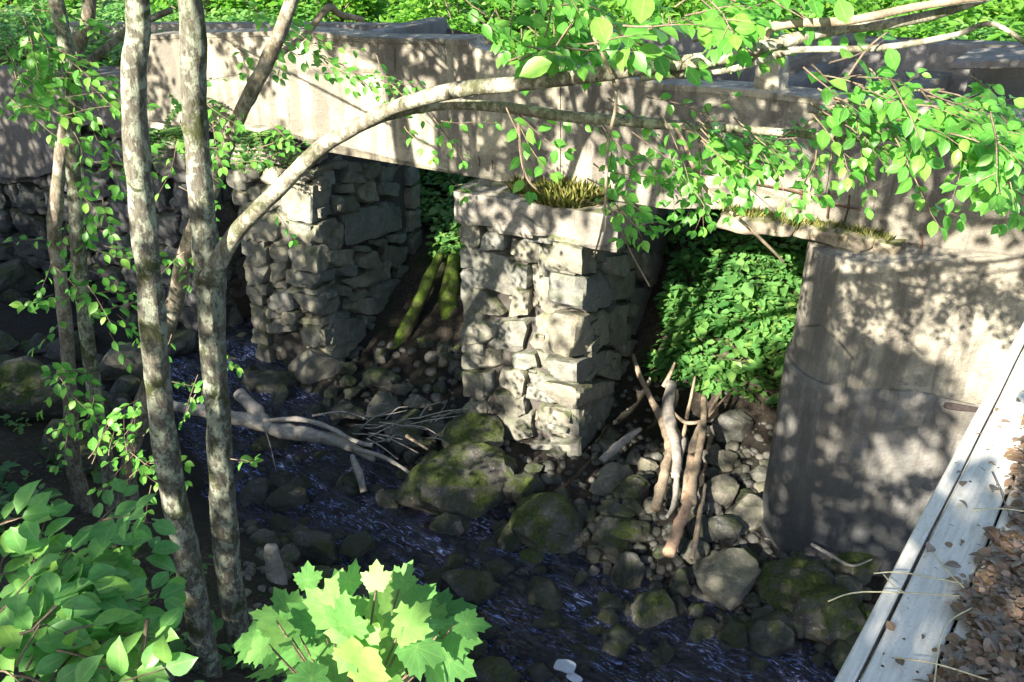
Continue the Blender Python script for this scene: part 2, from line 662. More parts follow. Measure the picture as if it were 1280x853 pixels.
# ------------------------------------------------------------------ prisms and stones
def prism(front, thick, mb, jitter=0.0, tint=.5):
    """front: 3-D outline in a vertical plane, thick: vector"""
    n = len(front)
    bm = bmesh.new()
    a = [bm.verts.new(p) for p in front]
    b = [bm.verts.new(Vector(p) + thick) for p in front]
    bm.faces.new(a)
    bm.faces.new(b[::-1])
    for i in range(n):
        j = (i + 1) % n
        bm.faces.new((a[i], b[i], b[j], a[j]))
    bmesh.ops.triangulate(bm, faces=bm.faces[:])
    bm.verts.index_update()
    mb.add([v.co.copy() for v in bm.verts], [[v.index for v in f.verts] for f in bm.faces], tint)
    bm.free()


def densify(pts, step, amp, seed):
    out = []
    for i in range(len(pts) - 1):
        a, b = Vector(pts[i]), Vector(pts[i + 1])
        n = max(1, int((b - a).length / step))
        for k in range(n):
            p = a.lerp(b, k / n)
            if k or i:
                p.z += amp * noise.noise(Vector((p.x * 3.1 + seed, p.y * 3.1, 0))) + amp * .6 * noise.noise(Vector((p.x * 11 + seed, p.y * 11, 0)))
            out.append(p)
    out.append(Vector(pts[-1]))
    return out


_cube = None


def cube_grid(n=9):
    global _cube
    if _cube:
        return _cube
    idx, vs, fs = {}, [], []

    def gv(p):
        k = tuple(round(c, 5) for c in p)
        if k not in idx:
            idx[k] = len(vs)
            vs.append(k)
        return idx[k]
    for ax in range(3):
        for s in (-1, 1):
            for i in range(n):
                for j in range(n):
                    q = []
                    for (a, b) in ((i, j), (i + 1, j), (i + 1, j + 1), (i, j + 1)):
                        p = [0, 0, 0]
                        p[ax] = s
                        p[(ax + 1) % 3] = -1 + 2 * a / n
                        p[(ax + 2) % 3] = -1 + 2 * b / n
                        q.append(gv(p))
                    fs.append(q if s > 0 else q[::-1])
    _cube = (vs, fs)
    return _cube


def hexstone(c8, pw=7.0, rough=.045, seed=0, cuts=9):
    """rounded irregular block; c8[i] for (x,y,z) signs: index = (x>0)+2*(y>0)+4*(z>0)"""
    vs, fs = cube_grid()
    out = []
    size = (c8[7] - c8[0]).length
    cen = sum(c8, Vector()) / 8
    r = random.Random(seed)
    planes = []
    for _ in range(cuts):
        nrm = Vector((r.gauss(0, 1), r.gauss(0, 1), r.gauss(0, 1))).normalized()
        planes.append((nrm, r.uniform(1.08, 1.38)))
    for p in vs:
        s = sum(abs(c) ** pw for c in p) ** (1 / pw)
        q = Vector(p) / s
        for nrm, dd in planes:
            e = q.dot(nrm) - dd
            if e > 0:
                q = q - nrm * e
        x, y, z = (q.x + 1) / 2, (q.y + 1) / 2, (q.z + 1) / 2
        w = Vector()
        for i in range(8):
            f = (x if i & 1 else 1 - x) * (y if i & 2 else 1 - y) * (z if i & 4 else 1 - z)
            w += c8[i] * f
        nd = (w - cen).normalized()
        a = noise.noise(w * 3.2 + Vector((seed * 1.7, 0, 0))) * rough * 1.2 + noise.noise(w * 9 + Vector((0, seed, 0))) * rough * .6 - abs(noise.noise(w * 5 + Vector((0, 0, seed)))) * rough * .8
        out.append(w + nd * a * min(1, size / .6))
    return out, fs


# ------------------------------------------------------------------ the ruined bridge
A2 = at_w(700, 238, 8.4)
B2 = Vector((4.04, 6.5, 0))
AX2 = Vector((B2.x - A2.x, B2.y - A2.y, 0)).normalized()
N2 = Vector((-AX2.y, AX2.x, 0))
C2 = N2.x * A2.x + N2.y * A2.y


def at2(px, py, off=0.0):
    return at_plane(px, py, N2, C2 + off)


bridge = empty('ruined_bridge', (.5, 9.1, 3.2), 'broken concrete girder bridge without deck spanning the stream on three piers', 'bridge')
mb = MB()
top1 = [at_w(x, y, 8.4) for x, y in ((178, 46), (250, 43), (380, 40), (460, 49), (585, 51))]
bot1 = [at_w(x, y, 8.4) for x, y in ((700, 241), (690, 236), (560, 214), (470, 197), (420, 189), (358, 178), (345, 160), (300, 157), (183, 151))]
stepz = [at_w(590, 60, 8.4), at_w(640, 70, 8.4), at_w(700, 84, 8.4)]
outline = densify(top1, .18, .008, 1) + stepz + densify(bot1, .12, .035, 2)
prism(outline, NN * .34, mb)
og = mb.build('girder', CONC, bridge, smooth=False)
mb = MB()
top2 = [at2(x, y) for x, y in ((701, 84), (826, 108), (932, 115), (1103, 135), (1300, 154))]
bot2 = [at2(x, y) for x, y in ((1300, 330), (1130, 303), (1095, 290), (1000, 270), (910, 256), (840, 262), (701, 241))]
far_t, far_b = top2[-1] + AX2 * 4, bot2[0] + AX2 * 4
far_t.z, far_b.z = top2[-1].z + .02, bot2[0].z
outline = densify(top2, .15, .012, 3) + [far_t, far_b] + densify(bot2, .12, .03, 4)
prism(outline, N2 * .34, mb)
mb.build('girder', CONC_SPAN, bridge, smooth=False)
# thin coping lip along the top of the front girder
for (pts, nrm, fn) in ((((178, 46), (250, 43), (380, 40), (460, 49), (585, 51)), NN, lambda x, y: at_w(x, y, 8.385)),
                       (((703, 85), (826, 107), (932, 114), (1103, 134), (1300, 153)), N2, lambda x, y: at2(x, y, -.015))):
    mb = MB()
    t_ = [fn(x, y) + Vector((0, 0, .012)) for x, y in pts]
    line = densify(t_, .3, .002, 5)
    low = [p - Vector((0, 0, .05 + .012 * noise.noise(p * 4))) for p in line]
    prism(line + low[::-1], nrm * .40, mb)
    mb.build('coping', CONC, bridge, smooth=False)
# rear girder
mb = MB()
rt = [at_w(x, y, 10.7) for x, y in ((60, 30), (400, 31), (545, 33))] + [at_w(x, y, 10.7) for x, y in ((560, 60), (700, 62), (760, 40))]
rt += [at_w(826, 41, 10.7)]
rb = [Vector((p.x, p.y, 3.3)) for p in rt[::-1]]
prism(densify(rt, .2, .012, 6) + densify(rb, .3, .03, 7), NN * .32, mb)
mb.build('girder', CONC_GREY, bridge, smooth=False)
mb = MB()
rt = [at2(x, y, 2.2) for x, y in ((790, 40), (826, 41), (930, 44), (1074, 52), (1135, 55), (1300, 58))]
rb = [Vector((p.x, p.y, 3.35)) for p in rt[::-1]]
prism(densify(rt, .2, .012, 8) + densify(rb, .3, .03, 9), N2 * .32, mb)
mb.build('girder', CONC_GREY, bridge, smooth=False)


def box3(o, ex, ey, ez, mb, tint=.5, rnd=9., rough=.012, seed=0):
    c8 = [o + ex * (i & 1) + ey * ((i >> 1) & 1) + ez * ((i >> 2) & 1) for i in range(8)]
    v, f = hexstone(c8, rnd, rough, seed, 0 if rnd > 8.5 else 5)
    mb.add(v, f, tint)


UP = Vector((0, 0, 1))
# cross beams between the girders
for px, py, wid, seed, cz in ((940, 112, .16, 5, .33), (1090, 128, .22, 6, .3)):
    p = at2(px, py, .30)
    mb = MB()
    box3(Vector((p.x, p.y, p.z - cz)), AX2 * wid, N2 * 1.95, UP * cz, mb, .5, 20, .01, seed)
    mb.build('cross_beam', CONC_GREY, bridge)
p = at_w(430, 42, 8.74)
mb = MB()
box3(Vector((p.x, p.y, p.z - .30)), AX * .25, NN * 2.0, UP * .28, mb, .5, 20, .01, 8)
mb.build('cross_beam', CONC_GREY, bridge)
# broken slab leaning between girders and slab remains to the right
mb = MB()
a, b = at2(972, 84, 1.0), at2(1062, 54, 1.9)
box3(a, (b - a), N2 * .35, UP * .10, mb, .5, 20, .012, 9)
mb.build('slab_fragment', CONC_GREY, bridge)
mb = MB()
a, b = at2(1185, 88, 1.2), at2(1300, 86, 1.2)
box3(a, (b - a), N2 * .9, UP * .08, mb, .5, 20, .012, 10)
mb.build('slab_fragment', CONC_GREY, bridge)
# upright broken stub on the front girder
mb = MB()
a, b = at2(937, 117, .06), at2(972, 117, .06)
box3(a - UP * .02, (b - a), N2 * .26, UP * .34, mb, .5, 8, .05, 12)
mb.build('broken_post', CONC, bridge)
# mossy ledge under the right span
mb = MB()
ld = [at2(x, y, -.02) for x, y in ((905, 262), (1000, 274), (1100, 292), (1135, 300))]
for i in range(len(ld) - 1):
    box3(ld[i] - N2 * .24 - UP * .14, ld[i + 1] - ld[i] + AX2 * .02, N2 * .5, UP * .16, mb, .4, 8, .05, 40 + i)
mb.build('mossy_ledge', mat_concrete('ledge_concrete', (.25, .21, .15), (.36, .30, .21), .5, 1.0, False), bridge)
# rusty reinforcement sticking out of the broken bottom edge
for k, (x, y, dx, L) in enumerate(((1002, 238, 0, .22), (1036, 236, 2, .26), (1062, 244, -1, .24), (1150, 292, 3, .12), (615, 200, 0, .1), (598, 196, 1, .1))):
    a = at2(x, y, -.03) if x > 700 else at_w(x, y, 8.37)
    b = a + Vector((dx * .01, -.02, -L))
    mb = MB()
    mb.add(*tube([a, a.lerp(b, .5) + Vector((.01, 0, 0)), b], [.008] * 3, 6))
    mb.build('rebar', RUST, bridge)
mb = MB()
a, b = at2(940, 229, -.05), at2(1075, 262, -.06)
P_, Q_ = smooth_path([a, a.lerp(b, .4) + UP * .02, a.lerp(b, .8) - UP * .01, b], [.009] * 4, 4)
mb.add(*tube(P_, Q_, 6))
mb.build('rebar', RUST, bridge)


# ------------------------------------------------------------------ stone piers
def quad_stone(corner_fn, q, back, mb, seed, proud=0.0, pw=6.0, rough=.05):
    """q: 4 pixel corners (TL,TR,BR,BL) on a plane, back: inward vector"""
    mx, my = sum(c[0] for c in q) / 4, sum(c[1] for c in q) / 4
    tl, tr, br, bl = [corner_fn(mx + (c[0] - mx) * .985, my + (c[1] - my) * .97) for c in q]
    o = -back.normalized() * proud
    c8 = [bl + o, br + o, bl + back, br + back, tl + o, tr + o, tl + back, tr + back]
    v, f = hexstone(c8, pw, rough, seed)
    mb.add(v, f, random.Random(seed * 3 + 1).random())


def zq(rects, ox, oy, s):
    """zoomed-crop rectangles -> pixel quads with slightly skewed corners"""
    out = []
    for i, rc in enumerate(rects):
        rr = random.Random(i * 7 + int(ox))
        if len(rc) == 4 and not isinstance(rc[0], tuple):
            x0, y0, x1, y1 = rc
            j = lambda m: rr.uniform(-m, m)
            dx, dy = (x1 - x0) * .10, (y1 - y0) * .12
            c = [(x0 + abs(j(dx)), y0 + j(dy)), (x1 + j(dx), y0 + j(dy)), (x1 + j(dx), y1 + j(dy)), (x0 + j(dx), y1 + j(dy))]
        else:
            c = rc
        out.append([(ox + a / s, oy + b / s) for a, b in c])
    return out


def filler(face_fn, u0, u1, z0, z1, n, inward, mb, seed):
    rr = random.Random(seed)
    for k in range(n):
        a = rr.uniform(u0, u1)
        z = rr.uniform(z0, z1)
        p = face_fn(a, z)
        s = rr.uniform(.07, .16)
        along = (face_fn(a + .01, z) - p).normalized()
        o = p - along * s * .7 - UP * s * .45 + inward * rr.uniform(.08, .15)
        c8 = [o + along * s * 1.4 * (i & 1) + inward * .25 * ((i >> 1) & 1) + UP * s * .9 * ((i >> 2) & 1) for i in range(8)]
        c8 = [c + Vector((rr.uniform(-.02, .02), rr.uniform(-.02, .02), rr.uniform(-.02, .02))) for c in c8]
        v, f = hexstone(c8, 26, .035, seed + k)
        mb.add(v, f, rr.random())


CORE = plain('rubble_core', (.07, .062, .054), .95)


def stone_pier(corner, front_w, depth, ztop, fr, rr_, label, origin_px, wface, batter=.10, big=2600):
    """corner: front right corner on the ground"""
    root = empty('stone_pier', (corner.x, corner.y, 0), label, 'bridge pier')
    ucorner = corner.x * AX.x + corner.y * AX.y
    # core
    mb = MB()
    ins = .13
    lo = [corner - AX * front_w + AX * ins + NN * ins, corner - AX * ins + NN * ins, corner - AX * ins + NN * (depth - ins), corner - AX * front_w + AX * ins + NN * (depth - ins)]
    vs = [Vector((p.x, p.y, -.4)) for p in lo] + [Vector((p.x, p.y, ztop)) for p in lo]
    mb.add(vs, [(0, 1, 5, 4), (1, 2, 6, 5), (2, 3, 7, 6), (3, 0, 4, 7), (4, 5, 6, 7), (3, 2, 1, 0)])
    mb.build('core', CORE, root, smooth=False)
    rub = MB()
    filler(lambda a, z: corner - AX * front_w + AX * a + UP * (z - corner.z), 0, front_w, .0, ztop, 70, NN, rub, int(ucorner * 10) + 100)
    filler(lambda a, z: corner + NN * a + UP * (z - corner.z), 0, depth, .0, ztop, 110, -AX, rub, int(ucorner * 10) + 900)
    # hidden sides get ordinary courses
    rg = random.Random(int(ucorner * 10))
    for side in ('left', 'back'):
        z = -.1
        while z < ztop - .1:
            h = rg.uniform(.22, .42)
            L = depth if side == 'left' else front_w
            a = 0
            while a < L - .05:
                w_ = min(rg.uniform(.3, .7), L - a)
                if side == 'left':
                    o = corner - AX * front_w + NN * a
                    ex, ey = NN * (w_ - .02), AX * .3
                else:
                    o = corner + NN * depth - AX * a
                    ex, ey = -AX * (w_ - .02), -NN * .3
                c8 = [Vector((o.x, o.y, z)) + ex * (i & 1) + ey * ((i >> 1) & 1) + UP * (min(h, ztop - z) - .015) * ((i >> 2) & 1) for i in range(8)]
                v, f = hexstone(c8, 14, .04, rg.randrange(9999))
                rub.add(v, f, rg.random())
                a += w_
            z += h
    for kind, quads in (('front', fr), ('right', rr_)):
        for i, q in enumerate(quads):
            seed = i + (300 if kind == 'front' else 700) + int(abs(ucorner) * 10)
            rs = random.Random(seed)
            area = abs(sum(q[k][0] * q[(k + 1) % 4][1] - q[(k + 1) % 4][0] * q[k][1] for k in range(4))) / 2
            if kind == 'front':
                fn = lambda x, y: at_plane(x, y, NN, wface + .0)
                back = NN * .45
            else:
                fn = lambda x, y: at_plane(x, y, AX, ucorner)
                back = -AX * .4
            tgt = MB() if area > 900 else rub
            quad_stone(fn, q, back, tgt, seed, rs.uniform(-.035, .06), rs.uniform(26, 44), .045)
            if tgt is not rub:
                tgt.build('block', STONE, root)
    rub.build('rubble_masonry', STONE, root)
    return root


# middle pier: traced stones (crop origin 540,180 scale 1.853)
S1 = 1.853
front_mid = zq([
    (70, 165, 118, 235), (115, 200, 172, 252), ((66, 232), (176, 262), (212, 368), (66, 318)), ((68, 320), (125, 342), (172, 400), (68, 405)),
    (68, 403, 150, 465), (115, 403, 215, 490), (70, 470, 150, 530), (70, 528, 140, 598), (175, 220, 245, 283), (210, 198, 282, 234),
    (150, 525, 212, 580), (135, 578, 216, 636), (130, 624, 236, 690), (170, 488, 240, 530), (214, 562, 300, 606), (176, 285, 222, 330), (180, 335, 222, 400),
    (222, 440, 262, 480), (130, 690, 200, 740), (200, 690, 240, 760), (118, 160, 205, 200), (290, 205, 345, 230)], 540, 180, S1)
quoins_mid = zq([
    ((248, 232), (346, 232), (346, 306), (250, 303)), ((218, 292), (342, 308), (336, 398), (220, 388)), ((222, 390), (334, 400), (330, 502), (238, 486)),
    ((238, 482), (332, 505), (332, 562), (240, 524)), ((226, 528), (334, 564), (334, 606), (226, 572)), ((238, 606), (338, 612), (342, 690), (240, 664)),
    ((228, 690), (338, 692), (345, 778), (230, 745)), (290, 570, 340, 610)], 540, 180, S1)
right_mid = zq([
    ((348, 234), (382, 232), (384, 300), (348, 306)), ((344, 308), (412, 290), (415, 372), (338, 398)), ((336, 400), (408, 378), (410, 462), (332, 502)),
    ((334, 506), (402, 476), (406, 520), (334, 560)), ((336, 566), (420, 540), (420, 575), (338, 622)), ((344, 690), (400, 668), (402, 742), (348, 778)),
    (385, 235, 440, 280), (440, 195, 490, 245), (405, 255, 455, 310), (418, 292, 478, 370), (410, 373, 448, 428), (445, 367, 482, 407), (410, 412, 468, 470),
    (440, 452, 482, 490), (405, 477, 440, 512), (386, 512, 458, 546), (420, 490, 464, 540), (372, 570, 455, 640), (450, 535, 492, 572), (385, 640, 438, 690),
    (465, 322, 548, 440), (490, 250, 556, 328), (480, 165, 556, 248), (490, 402, 552, 470), (490, 462, 556, 522), (480, 514, 556, 562), (440, 590, 502, 660),
    (475, 562, 522, 602), (398, 690, 482, 742), (440, 245, 490, 290), (465, 470, 495, 515), (345, 625, 385, 690), (350, 205, 440, 240), (505, 565, 556, 620), (500, 610, 556, 650)], 540, 180, S1)
cm = at_w(723, 598, 8.0)
cm.z = 0
pier_mid = stone_pier(cm, 1.55, 2.75, 2.80, front_mid + quoins_mid, right_mid, 'square rubble stone pier standing in the middle with sunlit corner blocks and grassy cap', None, 8.0)
# concrete cap of the middle pier
mb = MB()
cz0, cz1 = 2.78, 3.16
c_l = at_w(566, 262, 7.88)
c_r = at_w(770, 300, 7.88)
for i in range(4):
    a = c_l.lerp(c_r, i / 4)
    b = c_l.lerp(c_r, (i + 1) / 4)
    a.z = b.z = cz0 + random.Random(i).uniform(-.02, .03)
    box3(a, (b - a) + AX * .015, NN * 1.3, UP * (cz1 - a.z + random.Random(i + 9).uniform(-.012, .012)), mb, .4, 30, .025, 60 + i)
mb.build('cap_block', CONC_CAP, pier_mid)
mb = MB()
a = c_l.lerp(c_r, .02) + NN * 1.25
a.z = cz0
b = c_r + NN * 1.25
b.z = cz0
box3(a, (b - a), NN * 1.75, UP * .45, mb, .4, 30, .02, 66)
mb.build('cap_block', CONC_CAP, pier_mid)

# left pier (crop origin 280,180 scale 2.843)
S2 = 2.843
front_left = zq([
    (90, 245, 196, 345), (166, 262, 246, 380), (60, 150, 130, 205), (125, 150, 185, 240), (146, 360, 226, 436), (95, 347, 146, 390), (70, 376, 150, 440),
    (115, 440, 152, 490), (148, 422, 206, 486), (205, 446, 266, 512), (150, 487, 216, 522), (165, 516, 262, 592), (145, 552, 216, 626), (72, 416, 120, 500), (85, 500, 150, 546),
    (70, 255, 100, 345), (215, 590, 260, 640), (60, 205, 120, 250), (150, 625, 250, 680), (60, 60, 130, 150), (130, 80, 200, 150), (250, 100, 312, 132)], 280, 180, S2)
quoins_left = zq([
    ((186, 132), (312, 150), (306, 288), (190, 235)), ((232, 268), (312, 292), (308, 360), (232, 352)), ((226, 362), (312, 352), (318, 466), (226, 432)),
    ((266, 456), (322, 462), (326, 515), (266, 505)), ((216, 512), (330, 515), (334, 545), (218, 540)), ((256, 548), (342, 540), (346, 618), (258, 606)),
    ((250, 622), (348, 624), (352, 655), (252, 648)), ((256, 656), (360, 660), (362, 726), (260, 705))], 280, 180, S2)
right_left = zq([
    ((314, 150), (402, 140), (400, 250), (310, 288)), ((314, 292), (410, 252), (410, 330), (312, 358)), ((314, 362), (374, 350), (376, 440), (318, 464)),
    ((324, 466), (410, 440), (412, 490), (328, 514)), ((336, 545), (420, 535), (428, 600), (346, 618)), ((360, 660), (376, 655), (380, 722), (362, 728)),
    ((432, 240), (636, 190), (642, 300), (440, 368)), (470, 122, 560, 210), ((368, 330), (430, 272), (440, 375), (380, 402)), (382, 372, 480, 440), (482, 376, 572, 450), (570, 356, 666, 446),
    (410, 426, 480, 478), ((437, 488), (560, 432), (568, 480), (460, 525)), (566, 416, 592, 486), (526, 482, 626, 556), (622, 430, 686, 496), (610, 506, 682, 580),
    (470, 512, 530, 556), (445, 550, 546, 610), (512, 548, 606, 600), (552, 592, 636, 640), (498, 606, 550, 650), (380, 615, 506, 705), (512, 642, 610, 700),
    (372, 592, 452, 650), (386, 694, 510, 770), (396, 502, 452, 546), (390, 182, 476, 250), (420, 142, 466, 180), (340, 92, 388, 140), (500, 62, 560, 125),
    (560, 78, 628, 145), (556, 137, 632, 190), (444, 66, 502, 100), (590, 315, 650, 355), (535, 335, 590, 372), (480, 360, 512, 386), (440, 100, 510, 140), (390, 60, 445, 92)], 280, 180, S2)
cl = at_w(410, 445, 8.40)
cl.z = 0
pier_left = stone_pier(cl, 1.35, 2.6, 3.28, front_left + quoins_left, right_left, 'rubble stone pier on the left, darker, with two mossy logs leaning behind it', None, 8.40)
mb = MB()
a, b = at_w(280, 205, 8.22), at_w(352, 214, 8.22)
a.z = b.z = 3.0
box3(a, b - a, NN * .9, UP * .46, mb, .4, 16, .05, 71)
mb.build('cap_block', CONC_CAP, pier_left)

# ------------------------------------------------------------------ concrete pier on the right
cp = empty('concrete_pier', (3.6, 7.4, 0), 'tall rounded concrete pier at the right with horizontal joint and white streaks', 'bridge pier')


def pier_plan(r, grow):
    C = Vector((3.24, 7.29, 0))
    pts = []
    back_l = C + NN * 3.2 + Vector((-.94, .336, 0)) * r
    pts.append(back_l)
    a0, a1 = math.atan2(.336, -.942), math.atan2(-.97, -.24) + 2 * math.pi
    a0 = a0 if a0 > 0 else a0 + 2 * math.pi
    for i in range(25):
        a = a0 + (a1 - a0) * i / 24
        pts.append(C + Vector((math.cos(a), math.sin(a), 0)) * r)
    p = pts[-1]
    e = Vector((4.06, 6.48 - grow, 0))
    dr = (e - p)
    for i in range(1, 13):
        pts.append(p + dr * i / 12)
    pts.append(e + AX2 * 3)
    pts.append(e + AX2 * 3 + NN * 4)
    return pts


def pier_part(name, r, grow, z0, z1f, n=26, mat=None):
    pl = pier_plan(r, grow)
    mb = MB()
    vs, fs = [], []
    m = len(pl)
    for j in range(n + 1):
        for p in pl:
            zt = z1f(p.x)
            z = z0 + (zt - z0) * j / n
            q = Vector((p.x, p.y, z))
            q += Vector((-.44, -.9, 0)) * (.022 * noise.noise(q * 1.6) + .010 * noise.noise(q * 6))
            vs.append(q)
    for j in range(n):
        for k in range(m):
            k2 = (k + 1) % m
            fs.append((j * m + k, j * m + k2, (j + 1) * m + k2, (j + 1) * m + k))
    fs.append(tuple(n * m + k for k in range(m)))
    mb.add(vs, fs)
    return mb.build(name, mat or CONC_PIER, cp)


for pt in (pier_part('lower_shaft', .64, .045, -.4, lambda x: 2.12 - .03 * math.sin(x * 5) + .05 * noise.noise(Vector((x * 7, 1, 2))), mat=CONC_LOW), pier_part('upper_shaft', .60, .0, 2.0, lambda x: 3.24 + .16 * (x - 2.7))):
    pt.data.polygons[-1].use_smooth = False
# dark bar coloured as the shade of a hole in the pier's right flank
mb = MB()
a = Vector((3.72, 6.50, 2.03))
box3(a, Vector((.55, -.15, -.02)), NN * .25, UP * .06, mb, .3, 10, .02, 77)
mb.build('hole_shade_bar', DARKSTEEL, cp)

# ------------------------------------------------------------------ left abutment
ab = empty('stone_abutment', (-6, 12.5, 0), 'dark blocky stone abutment wall at the far left behind the tree trunks', 'abutment wall')
WP = 8.85
u_r, u_l = -9.35, -14.0
mb = MB()
c = [AX * u_r + NN * (WP + .15), AX * u_l + NN * (WP + .15), AX * u_l + NN * (WP + 3), AX * u_r + NN * (WP + 3)]
vs = [Vector((p.x, p.y, -.4)) for p in c] + [Vector((p.x, p.y, 3.35)) for p in c]
mb.add(vs, [(0, 1, 5, 4), (1, 2, 6, 5), (2, 3, 7, 6), (3, 0, 4, 7), (4, 5, 6, 7)])
mb.build('core', CORE, ab, smooth=False)
rg = random.Random(5)
rub = MB()
for side in (0, 1):
    z = -.1
    while z < 3.0:
        h = rg.uniform(.26, .55)
        L = (u_r - u_l) if side == 0 else 3
        a = 0
        while a < L:
            w_ = rg.uniform(.35, 1.0)
            o = (AX * (u_r - a - w_) + NN * WP) if side == 0 else (AX * u_r + NN * (WP + a))
            ex = AX * (w_ - .02) if side == 0 else NN * (w_ - .02)
            ey = NN * .4 if side == 0 else -AX * .4
            pr = (-NN if side == 0 else AX) * rg.uniform(-.05, .14)
            c8 = [Vector((o.x, o.y, z)) + pr + ex * (i & 1) + ey * ((i >> 1) & 1) + UP * (h - .01) * ((i >> 2) & 1) for i in range(8)]
            c8 = [q + Vector((rg.uniform(-.05, .05), rg.uniform(-.05, .05), rg.uniform(-.06, .06))) for q in c8]
            v, f = hexstone(c8, rg.uniform(12, 20), .08, rg.randrange(9999))
            if w_ * h > .34:
                m2 = MB()
                m2.add(v, f, rg.random())
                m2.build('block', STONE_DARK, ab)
            else:
                rub.add(v, f, rg.random())
            a += w_
        z += h
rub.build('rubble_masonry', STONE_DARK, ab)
# concrete upper wall at the far left
mb = MB()
tl = [at_w(x, y, 8.7) for x, y in ((-60, 92), (20, 88), (70, 90), (112, 96), (150, 92), (176, 110))]
bl = [at_w(x, y, 8.7) for x, y in ((160, 165), (110, 150), (75, 165), (70, 215), (20, 222), (-60, 215))]
prism(densify(tl, .2, .04, 21) + densify(bl, .15, .08, 22), NN * .6, mb)
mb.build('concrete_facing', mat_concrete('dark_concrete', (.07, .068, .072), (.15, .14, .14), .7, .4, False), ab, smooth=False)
mb = MB()
a, b = at_w(182, 218, 8.66), at_w(226, 224, 8.66)
a.z = b.z = 2.85
box3(a, b - a, NN * .6, UP * .60, mb, .4, 10, .02, 81)
mb.build('bearing_block', CONC_CAP, ab)
# dark steel beam with short teeth behind, top left
st = empty('steel_beam', at_w(150, 40, 11.6), 'dark steel beam lying behind the left end of the bridge', 'beam')
mb = MB()
a, b = at_w(60, 40, 11.6), at_w(232, 42, 11.6)
box3(a - UP * .12, b - a, NN * .18, UP * .17, mb, .4, 20, .004, 3)
mb.build('web', DARKSTEEL, st)
mb = MB()
box3(a + UP * .054 - NN * .03, b - a, NN * .24, UP * .035, mb, .4, 20, .003, 4)
mb.build('flange', CONC, st)

# ------------------------------------------------------------------ rocks
def rock_mesh(seed, angular=.5):
    bm = bmesh.new()
    bmesh.ops.create_icosphere(bm, subdivisions=4, radius=1)
    r = random.Random(seed)
    pl = []
    for _ in range(int(8 + 9 * angular)):
        nrm = Vector((r.gauss(0, 1), r.gauss(0, 1), r.gauss(0, .8))).normalized()
        pl.append((nrm, r.uniform(.55, .86)))
    for v in bm.verts:
        q = v.co.copy()
        for nrm, dd in pl:
            e = q.dot(nrm) - dd
            if e > 0:
                q -= nrm * e * (.7 + .28 * angular)
        q *= 1 + .13 * noise.noise(q * 1.4 + Vector((seed, 0, 0))) + .09 * noise.noise(q * 3.4 + Vector((0, seed, 0))) + .03 * noise.noise(q * 11)
        v.co = q * 1.15
    me = bpy.data.meshes.new('rock')
    bm.to_mesh(me)
    bm.free()
    me.polygons.foreach_set('use_smooth', np.ones(len(me.polygons), dtype=bool))
    me.set_sharp_from_angle(angle=R(14))
    return me


ROCKS = {}
for nm, mt in (('wet', ROCK_WET), ('dry', ROCK_DRY), ('moss', ROCK_MOSS)):
    lst = []
    for s in range(9):
        m_ = rock_mesh(s + (0 if nm == 'wet' else 20 if nm == 'dry' else 40), .25 if nm == 'moss' else (.5 if nm == 'wet' else .9))
        m_.materials.append(mt)
        lst.append(m_)
    ROCKS[nm] = lst
rk = random.Random(77)


def rock(kind, loc, sx, sy, sz, name='boulder', label=None, group=None, rot=None, tilt=.25, cat='boulder'):
    o = bpy.data.objects.new(name, rk.choice(ROCKS[kind]))
    COL.objects.link(o)
    o.location = loc
    o.scale = (sx, sy, sz)
    o.rotation_euler = (rk.uniform(-tilt, tilt), rk.uniform(-tilt, tilt), rk.uniform(-.5, .5) if rot is None else rot)
    tag(o, label, cat, group)
    return o


placed = []


def px_rock(kind, px, py, w, h, label, name='boulder', group=None):
    p = ground_hit(px, py + h * .28)
    t = depth_of(p)
    rx = w / 2 * t / F
    rz = h / 2 * t / F * 1.05
    placed.append((p.x, p.y, rx))
    rock(kind, (p.x, p.y + rx * .1, p.z + rz * .35), rx * 1.05, rx * rk.uniform(.75, .95), rz * 1.0, name, label, group, cat='boulder' if name == 'boulder' else 'rock')


